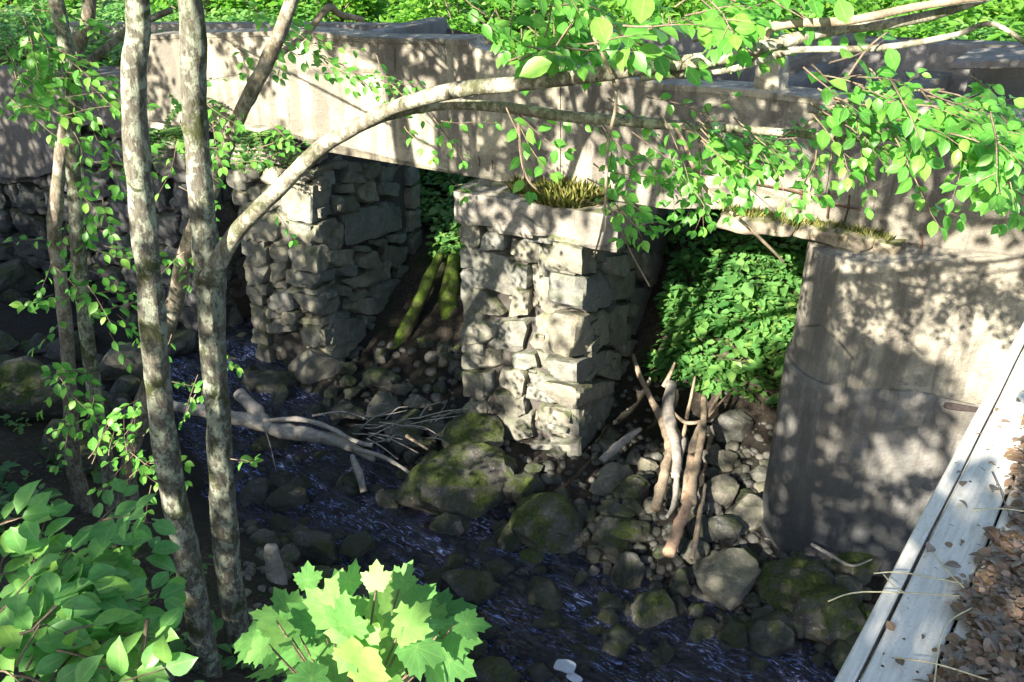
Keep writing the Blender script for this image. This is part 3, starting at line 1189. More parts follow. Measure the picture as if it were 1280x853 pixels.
BOULDERS = [
    ('moss', 568, 598, 128, 88, 'largest moss covered boulder, in front of the middle stone pier'),
    ('wet', 585, 735, 74, 88, 'egg shaped dark mossy boulder standing in the rapids above the maple leaves'),
    ('moss', 588, 545, 76, 55, 'dark mossy boulder behind the largest one, at the foot of the pier'),
    ('wet', 395, 685, 68, 48, 'rounded dark mossy boulder on the left side of the rapids'),
    ('wet', 455, 668, 46, 32, 'small rounded black rock at the head of the rapids'),
    ('wet', 610, 797, 44, 52, 'smooth wet black boulder just right of the maple leaves'),
    ('dry', 481, 506, 42, 32, 'pale grey dome shaped rock upstream of the driftwood'),
    ('dry', 392, 453, 64, 48, 'grey angular boulder with moss at the foot of the left pier'),
    ('wet', 335, 482, 64, 56, 'grey and green wet boulder left of the left pier in the water'),
    ('moss', 660, 702, 62, 44, 'low mossy rock in the water below the middle pier'),
    ('moss', 698, 655, 100, 46, 'broad flat mossy slab in front of the middle pier'),
    ('wet', 785, 716, 52, 58, 'blocky dark rock beside the lower end of the peeled log'),
    ('wet', 727, 736, 36, 52, 'narrow upright dark rock on the right edge of the rapids'),
    ('moss', 822, 768, 64, 68, 'mossy squarish boulder on the right bank below the peeled log'),
    ('moss', 873, 769, 36, 34, 'small round mossy rock right of the squarish boulder'),
    ('wet', 733, 824, 62, 52, 'wet black boulder at the bottom edge beside the white scrap'),
    ('dry', 905, 722, 88, 58, 'large flat pale slab of rock on the right bank'),
    ('moss', 926, 700, 38, 38, 'bright green mossy cobble on top of the pale slab'),
    ('dry', 900, 616, 52, 42, 'pale angular boulder right of the driftwood heap'),
    ('dry', 937, 640, 60, 44, 'tan boulder against the foot of the concrete pier'),
    ('dry', 905, 576, 44, 22, 'flat grey stone above the pale angular boulder'),
    ('dry', 950, 594, 30, 26, 'small tan stone touching the concrete pier edge'),
    ('dry', 912, 532, 56, 54, 'pale broken lump of rubble under the green undergrowth'),
    ('wet', 850, 732, 34, 44, 'grey green wedge of rock below the peeled log end'),
    ('moss', 992, 732, 96, 62, 'dark mossy boulder under the concrete pier'),
    ('moss', 1044, 765, 90, 66, 'black mossy boulder in shade beside the timber deck'),
    ('wet', 962, 795, 76, 60, 'low black boulder near the bottom right of the stream'),
    ('moss', 1065, 704, 76, 50, 'dark mossy rock wedged below the concrete pier base'),
    ('moss', 620, 580, 46, 36, 'sunlit bright green mossy rock touching the middle pier'),
    ('moss', 655, 604, 54, 36, 'green mossy rock on the front foot of the middle pier'),
    ('dry', 766, 596, 60, 34, 'pale flat slab at the front corner of the middle pier'),
    ('moss', 790, 614, 44, 46, 'mossy brown rock left of the driftwood heap'),
    ('moss', 790, 662, 60, 36, 'mossy elongated rock in front of the driftwood heap'),
    ('wet', 478, 474, 44, 26, 'brown green rock in front of the two mossy logs'),
    ('dry', 520, 502, 30, 20, 'small pale cobble left of the middle pier'),
    ('wet', 360, 605, 52, 36, 'dark mossy rock under the long driftwood trunk'),
    ('wet', 350, 560, 62, 52, 'dark green boulder beneath the driftwood on its left'),
    ('wet', 420, 601, 42, 26, 'black rock at the top of the rapids below the driftwood fork'),
    ('moss', 28, 490, 120, 88, 'big moss covered boulder at the left edge of the photo'),
    ('moss', 88, 556, 66, 74, 'mossy upright boulder behind the pair of thin trunks'),
    ('dry', 182, 832, 62, 52, 'grey rock at the bottom left of the bank beside the trunk'),
    ('wet', 512, 790, 60, 50, 'dark rock hidden under the maple leaves'),
    ('wet', 20, 345, 62, 48, 'dark block of stone at the foot of the abutment, left edge'),
    ('wet', 78, 440, 60, 30, 'flat grey slab in front of the abutment between thin trunks'),
    ('dry', 150, 452, 56, 60, 'grey blocky rock behind the thicker left trunk'),
    ('wet', 235, 430, 56, 40, 'blue grey rock in the shade beyond the forked tree'),
    ('dry', 690, 836, 44, 30, 'small pale flat rock at the bottom beside the rapids'),
    ('wet', 905, 660, 46, 36, 'grey wet rock below the tan boulder'),
    ('dry', 870, 690, 40, 34, 'brown stone right of the peeled log'),
    ('wet', 660, 770, 46, 40, 'black rock midstream in the lower rapids'),
]
for b in BOULDERS:
    px_rock(*b)

# unnamed cobbles: too alike to tell apart
ZONES = [
    (210, 'wet', 'cobble', 'small dark wet cobble lying in or beside the shallow stream', 'wet cobbles of the stream bed', (300, 1080, 480, 853), .07, .26, 1.7),
    (120, 'dry', 'cobble', 'small pale cobble in the dry rubble between middle and concrete pier', 'dry cobbles between the piers', (740, 965, 560, 740), .05, .14, 9),
    (64, 'wet', 'cobble', 'dark stone in the shaded heap at the foot of the abutment', 'stones heaped below the abutment', (0, 300, 330, 520), .10, .24, 9),
    (80, 'wet', 'cobble', 'wet stone in the shade between the left and middle piers', 'stones between the two stone piers', (300, 640, 430, 560), .07, .17, 9),
    (100, 'wet', 'cobble', 'dark wet stone on the right bank of the lower rapids', 'stones on the right bank of the rapids', (640, 960, 620, 853), .10, .24, 3),
    (22, 'wet', 'cobble', 'stone in the rubble at the front foot of the middle pier', 'rubble at the foot of the middle pier', (560, 830, 540, 690), .06, .16, 9),
    (22, 'moss', 'cobble', 'mossy stone in the dark below the concrete pier and deck', 'mossy stones in the dark right corner', (900, 1090, 690, 853), .08, .2, 9),
]
for n, kind, nm, lab, grp, (x0, x1, y0, y1), s0, s1, dm in ZONES:
    c = 0
    for _ in range(n * 12):
        if c >= n:
            break
        px, py = rk.uniform(x0, x1), rk.uniform(y0, y1)
        p = ground_hit(px, py)
        if p.z > 1.2 or p.z < -.4:
            continue
        d_ = abs(float(stream_d(np.array([p.x]), np.array([p.y]))[0]))
        if d_ > dm or (kind == 'wet' and d_ < .5 and rk.random() < .6):
            continue
        s = s0 + (s1 - s0) * rk.random() ** 1.8
        if any((p.x - a) ** 2 + (p.y - b) ** 2 < (s * .55 + r * .55) ** 2 for a, b, r in placed):
            continue
        placed.append((p.x, p.y, s))
        rock(kind, (p.x, p.y, max(p.z, -.1) + s * .2), s, s * rk.uniform(.7, 1.1), s * rk.uniform(.5, .8), nm, lab, grp, rk.uniform(0, 6.28), .4, 'stone')
        c += 1


cob = [o for o in COL.objects if o.name.split('.')[0] == 'cobble']
cob.sort(key=lambda o: -o.scale.x / depth_of(o.location))
lows = []
for s in range(5):
    bm = bmesh.new()
    bmesh.ops.create_icosphere(bm, subdivisions=2, radius=1)
    for v in bm.verts:
        v.co *= 1 + .25 * noise.noise(v.co * 1.3 + Vector((s * 5, 0, 0))) + .1 * noise.noise(v.co * 3 + Vector((0, s, 0)))
    lows.append(([v.co.copy() for v in bm.verts], [[v.index for v in f.verts] for f in bm.faces]))
    bm.free()
peb = MB()
for o in cob[285:]:
    v, f = rk.choice(lows)
    mt_ = Matrix.LocRotScale(o.location, o.rotation_euler, o.scale)
    peb.add([mt_ @ q for q in v], f, rk.random())
    bpy.data.objects.remove(o)
# a scatter of gravel between the stones
for _ in range(1500):
    px, py = rk.uniform(300, 1000), rk.uniform(470, 853)
    p = ground_hit(px, py)
    if not -.12 < p.z < 1.0:
        continue
    sc = rk.uniform(.015, .06)
    v, f = rk.choice(lows)
    mt_ = Matrix.LocRotScale(p + UP * sc * .2, Matrix.Rotation(rk.uniform(0, 6), 3, 'Z').to_euler(), Vector((sc, sc * rk.uniform(.6, 1), sc * rk.uniform(.4, .8))))
    peb.add([mt_ @ q for q in v], f, rk.random())
o = peb.build('pebbles', mat_stone('pebble_stone', .3, True, False, [(0., (.06, .058, .054)), (.5, (.12, .115, .105)), (1., (.20, .18, .15))]), None, (0, 7, 0))
tag(o, 'gravel and small stones filling the gaps of the stream bed', 'pebbles', kind='stuff')


# ------------------------------------------------------------------ driftwood
def log(name, pts, rad, mat, label, cat='driftwood', group=None, sides=12, rough=.36, extra=()):
    """pts are 3-D; extra: list of (pts, rad) side branches merged as parts"""
    base = Vector(pts[0])
    P_, Q_ = smooth_path(pts, rad, 6)
    mb = MB()
    mb.add(*tube(P_, Q_, sides, rough, rk.randrange(99)))
    if not extra:
        o = mb.build(name, mat, None, base)
        return tag(o, label, cat, group)
    r = empty(name, base, label, cat, group)
    mb.build('trunk', mat, r)
    for p2, r2 in extra:
        P_, Q_ = smooth_path(p2, r2, 5)
        mb = MB()
        mb.add(*tube(P_, Q_, 7, rough, rk.randrange(99)))
        mb.build('branch', mat, r)
    return r


def gp(px, py, up=.1):
    p = ground_hit(px, py)
    return p + UP * up + (CAM - p).normalized() * 0


def gpath(pts, ups):
    return [gp(x, y, u) for (x, y), u in zip(pts, ups)]


def zpath(pts, zz):
    return [at_z(x, y, z) for (x, y), z in zip(pts, zz)]


log('driftwood_snag', zpath([(215, 508), (260, 515), (310, 526), (360, 540), (410, 548), (445, 562), (468, 575)], [.5, .45, .42, .4, .36, .3, .25]),
    [.06, .075, .085, .09, .075, .05, .03], DRIFT, 'long forked grey driftwood trunk lying across the stream', extra=[
        (zpath([(330, 527), (370, 524), (405, 532), (440, 550), (465, 558)], [.48, .52, .5, .45, .4]), [.035, .032, .03, .026, .02]),
        (zpath([(440, 560), (480, 572), (510, 590), (532, 607)], [.35, .34, .3, .26]), [.035, .025, .016, .008]),
        (zpath([(440, 570), (448, 590), (455, 615)], [.3, .25, .1]), [.03, .045, .04]),
        (zpath([(300, 500), (330, 535), (345, 588)], [.55, .4, .3]), [.01, .008, .004]),
        (zpath([(390, 520), (430, 515), (460, 525)], [.55, .55, .5]), [.012, .01, .005])])
log('driftwood_log', zpath([(300, 492), (318, 512), (332, 528)], [.55, .5, .45]), [.075, .08, .07], DRIFT, 'short broken grey log end behind the driftwood trunk')
log('broken_stick', zpath([(508, 545), (535, 562)], [.45, .4]), [.018, .014], DRIFT_WARM, 'pale snapped stick beside the driftwood tangle')
for k in range(26):
    a = at_z(rk.uniform(440, 545), rk.uniform(520, 560), rk.uniform(.22, .4))
    an = rk.uniform(-.8, 1.2)
    L = rk.uniform(.25, .6)
    b = a + Vector((math.cos(an) * L, math.sin(an) * L, rk.uniform(-.08, .12)))
    m_ = a.lerp(b, .5) + Vector((rk.uniform(-.05, .05), rk.uniform(-.05, .05), rk.uniform(0, .05)))
    log('stick', [a, m_, b], [.010, .008, .004], DRIFT, 'thin grey stick in the tangle caught above the big mossy boulder', 'stick', 'sticks of the driftwood tangle', 5, .1)
log('mossy_log', [at_w(551, 318, 10.4), at_w(535, 350, 10.0), at_w(518, 390, 9.6), at_w(500, 430, 9.3), at_w(486, 462, 9.1)], [.055, .09, .10, .10, .11], MOSSLOG,
    'thinner bright mossy log leaning behind the left pier', 'log', None, 12)
log('mossy_log', [at_w(565, 322, 10.6), at_w(563, 360, 10.2), at_w(558, 410, 9.8), at_w(548, 455, 9.5), at_w(540, 490, 9.2)], [.11, .13, .14, .14, .13], MOSSLOG,
    'thicker mossy log standing beside the middle pier', 'log', None, 14)
DW = [
    ([(790, 455), (802, 490), (822, 530), (835, 570), (828, 610), (818, 650)], [.9, .75, .6, .5, .42, .3], [.02, .035, .045, .05, .055, .05], DRIFT_WARM, 'crooked brown branch leaning on the middle pier, leftmost of the heap'),
    ([(838, 495), (834, 540), (845, 580), (842, 612)], [.7, .55, .5, .45], [.07, .08, .06, .05], DRIFT, 'split pale slab of wood at the back of the driftwood heap'),
    ([(862, 590), (860, 640), (845, 680), (834, 712)], [.5, .42, .3, .2], [.05, .055, .06, .06], PEELED, 'peeled pinkish log at the front of the driftwood heap'),
    ([(878, 515), (876, 560), (866, 610), (862, 650)], [.75, .6, .5, .42], [.035, .04, .05, .045], DRIFT_WARM, 'straight tan pole in the middle of the driftwood heap'),
    ([(900, 505), (885, 530), (868, 560), (860, 600), (855, 640)], [.8, .72, .62, .55, .45], [.012, .025, .035, .045, .04], DRIFT_WARM, 'forked brown branch crossing the straight tan pole'),
    ([(880, 620), (874, 650), (868, 690), (862, 715)], [.35, .32, .28, .2], [.022, .028, .03, .026], DRIFT_WARM, 'short upright stake right of the peeled log'),
    ([(855, 560), (846, 600), (842, 640), (832, 660)], [.6, .5, .4, .35], [.03, .035, .03, .02], DRIFT, 'grey stick between the branch and the peeled log'),
    ([(800, 545), (770, 568), (752, 585)], [.6, .5, .4], [.03, .05, .045], DRIFT, 'grey log lying along the foot of the middle pier side'),
    ([(868, 480), (860, 520), (852, 560)], [.85, .7, .55], [.014, .02, .022], DRIFT_WARM, 'thin dark branch sticking up from the driftwood heap'),
    ([(838, 530), (856, 545), (880, 540), (905, 512)], [.6, .65, .68, .78], [.02, .022, .018, .01], DRIFT_WARM, 'thin branch lying across the top of the driftwood heap'),
    ([(828, 500), (836, 485), (842, 470)], [.6, .8, .95], [.03, .025, .012], DRIFT_WARM, 'broken stub rising beside the pier at the back of the heap'),
    ([(1010, 700), (1035, 715), (1060, 728), (1085, 720)], [.4, .4, .42, .5], [.014, .016, .013, .008], DRIFT, 'thin grey stick in the dark below the concrete pier'),
]
for pts, zz, rad, mt, lab in DW:
    g3 = [gp(x, y, 0) for x, y in pts]
    up = .05 + .16 * rk.random()
    P3 = [p.lerp(at_z(x, y, z), .45) + UP * up for p, (x, y), z in zip(g3, pts, zz)]
    log('driftwood_branch', P3, rad, mt, lab, 'driftwood', 'driftwood heap between the piers')
log('wooden_stump', [gp(345, 728, -.1), gp(345, 728, .22), gp(346, 728, .40)], [.085, .08, .065], DRIFT, 'short grey broken post standing at the left edge of the rapids', 'stump')
# pale scrap at the bottom
mb = MB()
p = at_z(692, 838, .12)
for q_, ex_, ey_, sd_ in ((Vector((0, 0, 0)), Vector((.15, -.10, .05)), Vector((.04, .07, .05)), 91), (Vector((.10, -.10, .02)), Vector((.10, -.05, -.04)), Vector((.05, .05, .02)), 92)):
    box3(p + q_, ex_, ey_, Vector((-.01, 0, .018)), mb, .5, 6, .05, sd_)
o = mb.build('plastic_scrap', plain('white_plastic', (.45, .48, .54), .4), None, p)
tag(o, 'pale crumpled scrap wedged between rocks at the bottom of the stream', 'scrap')
# scattered bare sticks on the bank and bars
for (a, b, lab) in (((566, 240, 1), (800, 350, 1), None),):
    pass

# ------------------------------------------------------------------ leaves
T_SIMPLE = (np.array([(0, 0, 0), (.35, .5, .06), (.75, .34, .02), (1, 0, -.10), (.75, -.34, .02), (.35, -.5, .06)]),
            np.array([(0, 1, 2), (0, 2, 3), (0, 3, 4), (0, 4, 5)]), None)
_mid = [(0, 0, 0), (.25, 0, .0), (.55, 0, -.02), (.82, 0, -.07), (1.0, 0, -.15)]
_rt = [(.06, .12, .02), (.22, .40, .07), (.42, .5, .075), (.62, .45, .045), (.80, .27, -.02), (.92, .09, -.09)]
_lt = [(a, -b, c) for a, b, c in _rt]
T_OVATE = (np.array(_mid + _rt + _lt),
           np.array([(0, 5, 1), (5, 6, 1), (6, 7, 1), (1, 7, 2), (7, 8, 2), (2, 8, 3), (8, 9, 3), (9, 10, 3), (3, 10, 4),
                     (0, 1, 11), (11, 1, 12), (12, 1, 13), (1, 2, 13), (13, 2, 14), (2, 3, 14), (14, 3, 15), (15, 3, 16), (3, 4, 16)]), np.array([1.] * 5 + [0.] * 12))


def maple_template():
    half = [(0, 0), (-.06, .10), (-.09, .26), (-.02, .27), (.05, .36), (.11, .35), (.19, .45), (.24, .43), (.33, .57), (.41, .50), (.58, .58), (.57, .44), (.62, .36), (.56, .25),
            (.66, .24), (.78, .27), (.79, .16), (.87, .10), (1.0, 0)]
    pts = half + [(a, -b) for a, b in half[-2:0:-1]]
    V = [(.30, 0, 0)] + [(a, b, .05 * abs(b) - .12 * a * a - .1 * b * b) for a, b in pts]
    n = len(pts)
    T = [(0, 1 + i, 1 + (i + 1) % n) for i in range(n)]
    tips = {(0, 0), (-.09, .26), (.19, .45), (.33, .57), (.58, .58), (.78, .27), (1.0, 0)}
    vein = [1.] + [1. if (a, abs(b)) in tips else 0. for a, b in pts]
    return np.array(V), np.array(T), np.array(vein)


T_MAPLE = maple_template()


class Leaves:
    def __init__(self):
        self.P, self.D, self.N, self.L, self.W, self.T = [], [], [], [], [], []

    def add(self, p, d, n, L, W, t):
        self.P.append(tuple(p))
        self.D.append(tuple(d))
        self.N.append(tuple(n))
        self.L.append(L)
        self.W.append(W)
        self.T.append(t)

    def extend(self, P, D, N, L, W, T):
        self.P += [tuple(a) for a in P]
        self.D += [tuple(a) for a in D]
        self.N += [tuple(a) for a in N]
        self.L += list(L)
        self.W += list(W)
        self.T += list(T)

    def mesh(self, tmpl, off=(0, 0, 0), smooth=True):
        tv, tf, vein = tmpl
        P = np.array(self.P) - np.array(off)
        D = np.array(self.D)
        D /= np.linalg.norm(D, axis=1)[:, None] + 1e-9
        N = np.array(self.N)
        N = N - D * (N * D).sum(1)[:, None]
        N /= np.linalg.norm(N, axis=1)[:, None] + 1e-9
        S = np.cross(D, N)
        L = np.array(self.L)[:, None, None]
        W = np.array(self.W)[:, None, None]
        curl = 1 + .8 * (rng.random((len(P), 1, 1)) - .4)
        V = P[:, None, :] + D[:, None, :] * L * tv[None, :, 0:1] + S[:, None, :] * W * tv[None, :, 1:2] + N[:, None, :] * L * tv[None, :, 2:3] * curl
        k = len(tv)
        Tt = tf[None] + (np.arange(len(P)) * k)[:, None, None]
        me = mesh_np(V.reshape(-1, 3), Tt.reshape(-1, 3), np.repeat(np.array(self.T), k), smooth)
        if vein is not None:
            a = me.attributes.new('vein', 'FLOAT', 'POINT')
            a.data.foreach_set('value', np.tile(vein, len(P)).astype(np.float32))
        return me


def rvec(s=1.0):
    return Vector((rk.gauss(0, s), rk.gauss(0, s), rk.gauss(0, s)))


def spray(lv, tw, start, direc, length, nleaf, size, thick=.004, droop=.35, tmpl_w=.62, sub=True):
    """a twig with alternate leaves in one flattish layer"""
    d = Vector(direc).normalized()
    p = Vector(start)
    side0 = d.cross(UP).normalized()
    n = max(3, nleaf)
    step = length / n
    path = [p.copy()]
    tw_n = (UP + Vector((-.1, -.45, 0)) + rvec(.25)).normalized()
    sidev = d.cross(tw_n).normalized()
    for i in range(n):
        d = (d + Vector((0, 0, -droop * step)) + rvec(.07)).normalized()
        p = p + d * step
        path.append(p.copy())
        s = 1 if i % 2 else -1
        ld = (d * .55 + sidev * s * .85 + Vector((0, 0, -.28)) + rvec(.18)).normalized()
        k = size * rk.uniform(.7, 1.15) * (1 - .25 * i / n)
        nn_ = (tw_n + rvec(.3)).normalized()
        st = p + ld * .012
        lv.add(st, ld, nn_, k, k * tmpl_w * rk.uniform(.85, 1.1), min(1, max(0, rk.gauss(.5, .25))))
        if sub and n > 7 and 1 < i < n - 2 and rk.random() < .35:
            spray(lv, tw, p, (d * .6 + sidev * s * .8).normalized(), length * .42, max(3, n // 2), size * .9, thick * .6, droop, tmpl_w, False)
    lv.add(p, d + Vector((0, 0, -.15)), tw_n, size * .8, size * .8 * tmpl_w, rk.random())
    tw.add(*tube(path, [thick * (1 - .75 * i / n) for i in range(n + 1)], 4, 0, 0, False))


def add_leaves(lv, name, mat, parent, tmpl=T_OVATE):
    o = link(name, lv.mesh(tmpl, parent.location if parent else (0, 0, 0)), mat, parent)
    o['kind'] = 'stuff'
    return o


# ------------------------------------------------------------------ trees in the picture
TREES = []


def px_trunk(name, label, pts, ydep, widths, mat, topz, lean, group, sides=24):
    """pts: pixel path from the bottom upwards"""
    P = []
    for (x, y), yd in zip(pts, ydep):
        P.append(at_y(x, y, yd))
    rad = [w * .425 * depth_of(p) / F for w, p in zip(widths, P)]
    g0 = hz(P[0].x, P[0].y)
    base = Vector((P[0].x, P[0].y, min(g0, P[0].z) - .15))
    if P[0].z - base.z > .05:
        P.insert(0, base)
        rad.insert(0, rad[0] * 1.35)
    last = P[-1]
    r_l = rad[-1]
    d = (P[-1] - P[-2]).normalized()
    n_ = 6
    for i in range(1, n_ + 1):
        f = i / n_
        q = last + Vector((lean[0] * f + d.x * .5 * f, lean[1] * f + d.y * .3 * f, (topz - last.z) * f))
        q += Vector((rk.uniform(-.06, .06), rk.uniform(-.06, .06), 0))
        P.append(q)
        rad.append(r_l * (1 - .8 * f))
    root = empty(name, base, label, 'tree', group)
    S, Q = smooth_path(P, rad, 14)
    mb = MB()
    mb.add(*tube(S, Q, sides, .17, rk.randrange(99)))
    mb.build('trunk', mat, root)
    TREES.append((root, S, Q, mat))
    return root, S, Q


tA1, sA1, _ = px_trunk('tree', 'thin grey tree, right one of the crossing pair at the far left', [(143, 645), (133, 580), (120, 500), (106, 400), (97, 300), (90, 180), (91, 100), (78, 40), (70, 0)],
                       [6.1] * 9, [21, 21, 20, 20, 20, 21, 22, 22, 22], BARK_GREY, 10.5, (-.6, .2), 'trees on the near bank')
tA2, sA2, _ = px_trunk('tree', 'thin brown tree with leafy stem, left one of the crossing pair at the far left', [(93, 585), (90, 540), (85, 450), (77, 360), (68, 295), (72, 235), (84, 150), (95, 70), (112, 0)],
                       [6.5] * 9, [22, 21, 20, 20, 20, 20, 20, 20, 20], BARK_BROWN, 10, (-.2, .6), 'trees on the near bank')
tB, sB, _ = px_trunk('tree', 'straight mottled trunk with moss patches, left of the forked tree', [(264, 858), (250, 780), (235, 700), (213, 600), (200, 500), (191, 400), (181, 300), (172, 200), (166, 100), (171, 0)],
                     [4.3, 4.3, 4.32, 4.35, 4.35, 4.35, 4.35, 4.35, 4.35, 4.35], [38, 37, 37, 36, 37, 38, 36, 35, 35, 36], BARK_GREY, 11, (.2, -.6), 'trees on the near bank', 30)
tC, sC, qC = px_trunk('tree', 'forked grey tree whose long limb arches right across the bridge', [(302, 812), (290, 740), (280, 650), (274, 550), (268, 450), (262, 350), (254, 280), (248, 200), (242, 100), (238, 0)],
                      [4.8, 4.8, 4.8, 4.8, 4.8, 4.8, 4.8, 4.8, 4.8, 4.8], [38, 36, 36, 35, 36, 44, 37, 36, 36, 36], BARK_GREY, 11.5, (-.3, -.3), 'trees on the near bank', 30)
tD, sD, _ = px_trunk('tree', 'brown leaning tree behind the forked one, tilting to the right', [(160, 602), (175, 520), (195, 455), (215, 390), (233, 315), (255, 260), (277, 200), (302, 140), (332, 80), (358, 20)],
                     [6.6, 6.6, 6.6, 6.5, 6.4, 6.3, 6.3, 6.2, 6.2, 6.2], [24, 24, 24, 25, 24, 23, 22, 22, 22, 21], BARK_BROWN, 9.5, (1.6, .2), 'trees on the near bank')


def px_branch(root, pts, dep, widths, mat, sides=12, per=7, rough=.1, name='branch'):
    P = [at_t(x, y, t) for (x, y), t in zip(pts, dep)]
    rad = [w * (.43 if w > 19 else .54) * t / F for w, t in zip(widths, dep)]
    S, Q = smooth_path(P, rad, per)
    mb = MB()
    mb.add(*tube(S, Q, sides, rough, rk.randrange(99)))
    mb.build(name, mat, root)
    return S, Q


tc0 = 5.12
arch, archr = px_branch(tC, [(262, 352), (276, 322), (300, 285), (350, 235), (400, 186), (450, 156), (500, 132), (570, 113), (650, 105), (720, 97), (800, 86), (900, 72), (960, 57), (1040, 38), (1110, 30), (1180, 15), (1260, -12)],
                        [5.1, 5.05, 4.95, 4.75, 4.5, 4.3, 4.1, 3.85, 3.6, 3.45, 3.3, 3.2, 3.15, 3.1, 3.05, 3.0, 2.95],
                        [34, 27, 24, 23, 23, 22, 21, 19, 17, 17, 17, 17, 15, 13, 12, 11, 9], BRANCH, 14)
arch2, _ = px_branch(tC, [(440, 163), (480, 146), (520, 136), (560, 131), (600, 132), (650, 137), (700, 145), (760, 150), (820, 155), (900, 160), (980, 166), (1060, 173), (1130, 172), (1200, 165)],
                     [4.35, 4.3, 4.2, 4.15, 4.1, 4.0, 3.95, 3.9, 3.85, 3.75, 3.65, 3.55, 3.5, 3.45], [13, 13, 13, 13, 13, 13, 13, 13, 12, 10, 9, 8, 6, 4], BRANCH, 10)
px_branch(tC, [(800, 98), (860, 92), (920, 85), (980, 66), (1010, 62), (1100, 60), (1190, 45), (1240, 30), (1290, 60)], [3.3, 3.28, 3.22, 3.15, 3.12, 3.05, 3.0, 2.95, 2.9], [8, 9, 9, 9, 8, 8, 7, 6, 5], BRANCH, 8)
px_branch(tC, [(945, 72), (960, 40), (985, 30), (1060, 26), (1150, 8), (1250, -6)], [3.2, 3.15, 3.1, 3.0, 2.95, 2.9], [10, 12, 11, 11, 9, 8], DRIFT_WARM, 8)
# bare hanging twigs
for pts, dep, wd in (([(765, 92), (770, 130), (760, 180), (757, 240), (754, 290)], 3.4, 5), ([(757, 250), (775, 285), (790, 318), (812, 358)], 3.4, 3),
                     ([(757, 262), (750, 295), (742, 322)], 3.4, 3), ([(775, 260), (790, 290), (800, 300)], 3.4, 2.5),
                     ([(845, 158), (856, 180), (868, 212), (890, 245), (925, 275), (950, 298), (980, 328)], 3.7, 6), ([(890, 245), (915, 268), (944, 290)], 3.7, 3),
                     ([(648, 152), (652, 200), (660, 225), (672, 238)], 3.9, 4), ([(1060, 95), (1085, 60), (1110, 40)], 3.0, 3), ([(730, -10), (740, 40), (765, 92)], 3.3, 6),
                     ([(880, 180), (905, 200), (930, 212)], 3.7, 3), ([(1000, 166), (1030, 140), (1080, 118), (1180, 112)], 3.5, 4), ([(850, 158), (900, 185), (960, 205)], 3.75, 4)):
    n_ = len(pts)
    px_branch(tC, pts, [dep] * n_, [wd * (1 - .5 * i / n_) for i in range(n_)], DRIFT_WARM if wd >= 5 else TWIG, 6, 4, .15, 'twig')
# boughs on the other trunks
px_branch(tA1, [(93, 95), (115, 75), (140, 55), (165, 35), (215, 12)], [6.4, 6.4, 6.4, 6.4, 6.4], [11, 10, 9, 9, 7], BARK_BROWN, 8)
px_branch(tD, [(332, 80), (380, 45), (410, 10), (425, 18), (455, 25)], [7.0, 7.1, 7.1, 7.2, 7.3], [8, 7, 8, 8, 6], DRIFT_WARM, 8)

# leaves of the arching limb -------------------------------------------------
lvC, twC = Leaves(), MB()


def px_spray(lv, tw, px, py, t, ang, Lpx, n, size, away=.0, thick=.004, droop=.35):
    """twig starting at a pixel and depth; ang in picture degrees (0 = right, 90 = down)"""
    a = R(ang)
    p = at_t(px, py, t)
    q = at_t(px + math.cos(a) * Lpx, py + math.sin(a) * Lpx, t + away)
    spray(lv, tw, p, q - p, (q - p).length, n, size, thick, droop)


rs = random.Random(4)
# (x range, y range, depth, angle range, length px, leaves, size m, count)
CLUSTERS = [
    ((600, 760), (40, 80), 3.4, (-80, -10), (60, 100), 7, .085, 7),
    ((640, 900), (-20, 60), 3.1, (-40, 40), (70, 110), 8, .08, 15),
    ((700, 800), (20, 60), 2.6, (-60, 60), (60, 100), 5, .10, 4),
    ((560, 720), (-25, 40), 3.7, (10, 90), (60, 110), 8, .085, 12),
    ((620, 760), (130, 150), 3.9, (0, 70), (60, 110), 7, .075, 6),
    ((740, 900), (120, 170), 3.7, (10, 80), (60, 120), 8, .07, 15),
    ((730, 860), (190, 260), 3.6, (0, 60), (60, 90), 8, .06, 9),
    ((850, 1000), (140, 190), 3.6, (0, 60), (70, 120), 9, .065, 14),
    ((1000, 1130), (90, 150), 3.3, (0, 60), (80, 140), 9, .075, 15),
    ((1100, 1230), (95, 170), 3.1, (0, 60), (80, 150), 9, .078, 19),
    ((1020, 1090), (160, 200), 3.4, (60, 140), (50, 90), 7, .065, 6),
    ((1180, 1270), (130, 190), 3.0, (10, 80), (60, 110), 8, .075, 9),
    ((860, 1000), (-25, 20), 3.2, (-20, 50), (60, 90), 7, .08, 5),
    ((400, 500), (60, 110), 4.4, (0, 80), (50, 100), 7, .055, 8),
    ((480, 560), (140, 200), 4.3, (0, 70), (50, 80), 6, .06, 4),
    ((1000, 1100), (50, 100), 3.0, (-20, 60), (60, 90), 5, .085, 5),
]
for (xr, yr, t, ar, lr, n, s, cnt) in CLUSTERS:
    for _ in range(int(cnt * (1.25 if yr[1] < 125 else .9))):
        px_spray(lvC, twC, rs.uniform(*xr), rs.uniform(*yr), t * rs.uniform(.93, 1.08), rs.uniform(*ar), rs.uniform(*lr), n, s * rs.uniform(.85, 1.1), rs.uniform(-.15, .2))
add_leaves(lvC, 'foliage', LEAF, tC)
tag(twC.build('twigs', TWIG, tC), None, None, kind='stuff')
# big close leaves at the top centre and right are part of the same limb
lvx = Leaves()
for px, py, t, ang, s in ((758, 56, 1.8, -110, .075), (800, 30, 1.7, -80, .075), (690, 78, 2.2, 160, .09), (1060, 30, 1.7, -110, .06), (1110, 60, 2.1, 70, .06)):
    a = at_t(px, py, t)
    b = at_t(px + math.cos(R(ang)) * 60, py + math.sin(R(ang)) * 60, t + .02)
    lvx.add(a, b - a, (UP * .5 + (CAM - a).normalized() * .8), s, s * .62, rs.uniform(.5, 1))
add_leaves(lvx, 'foliage', LEAF, tC)

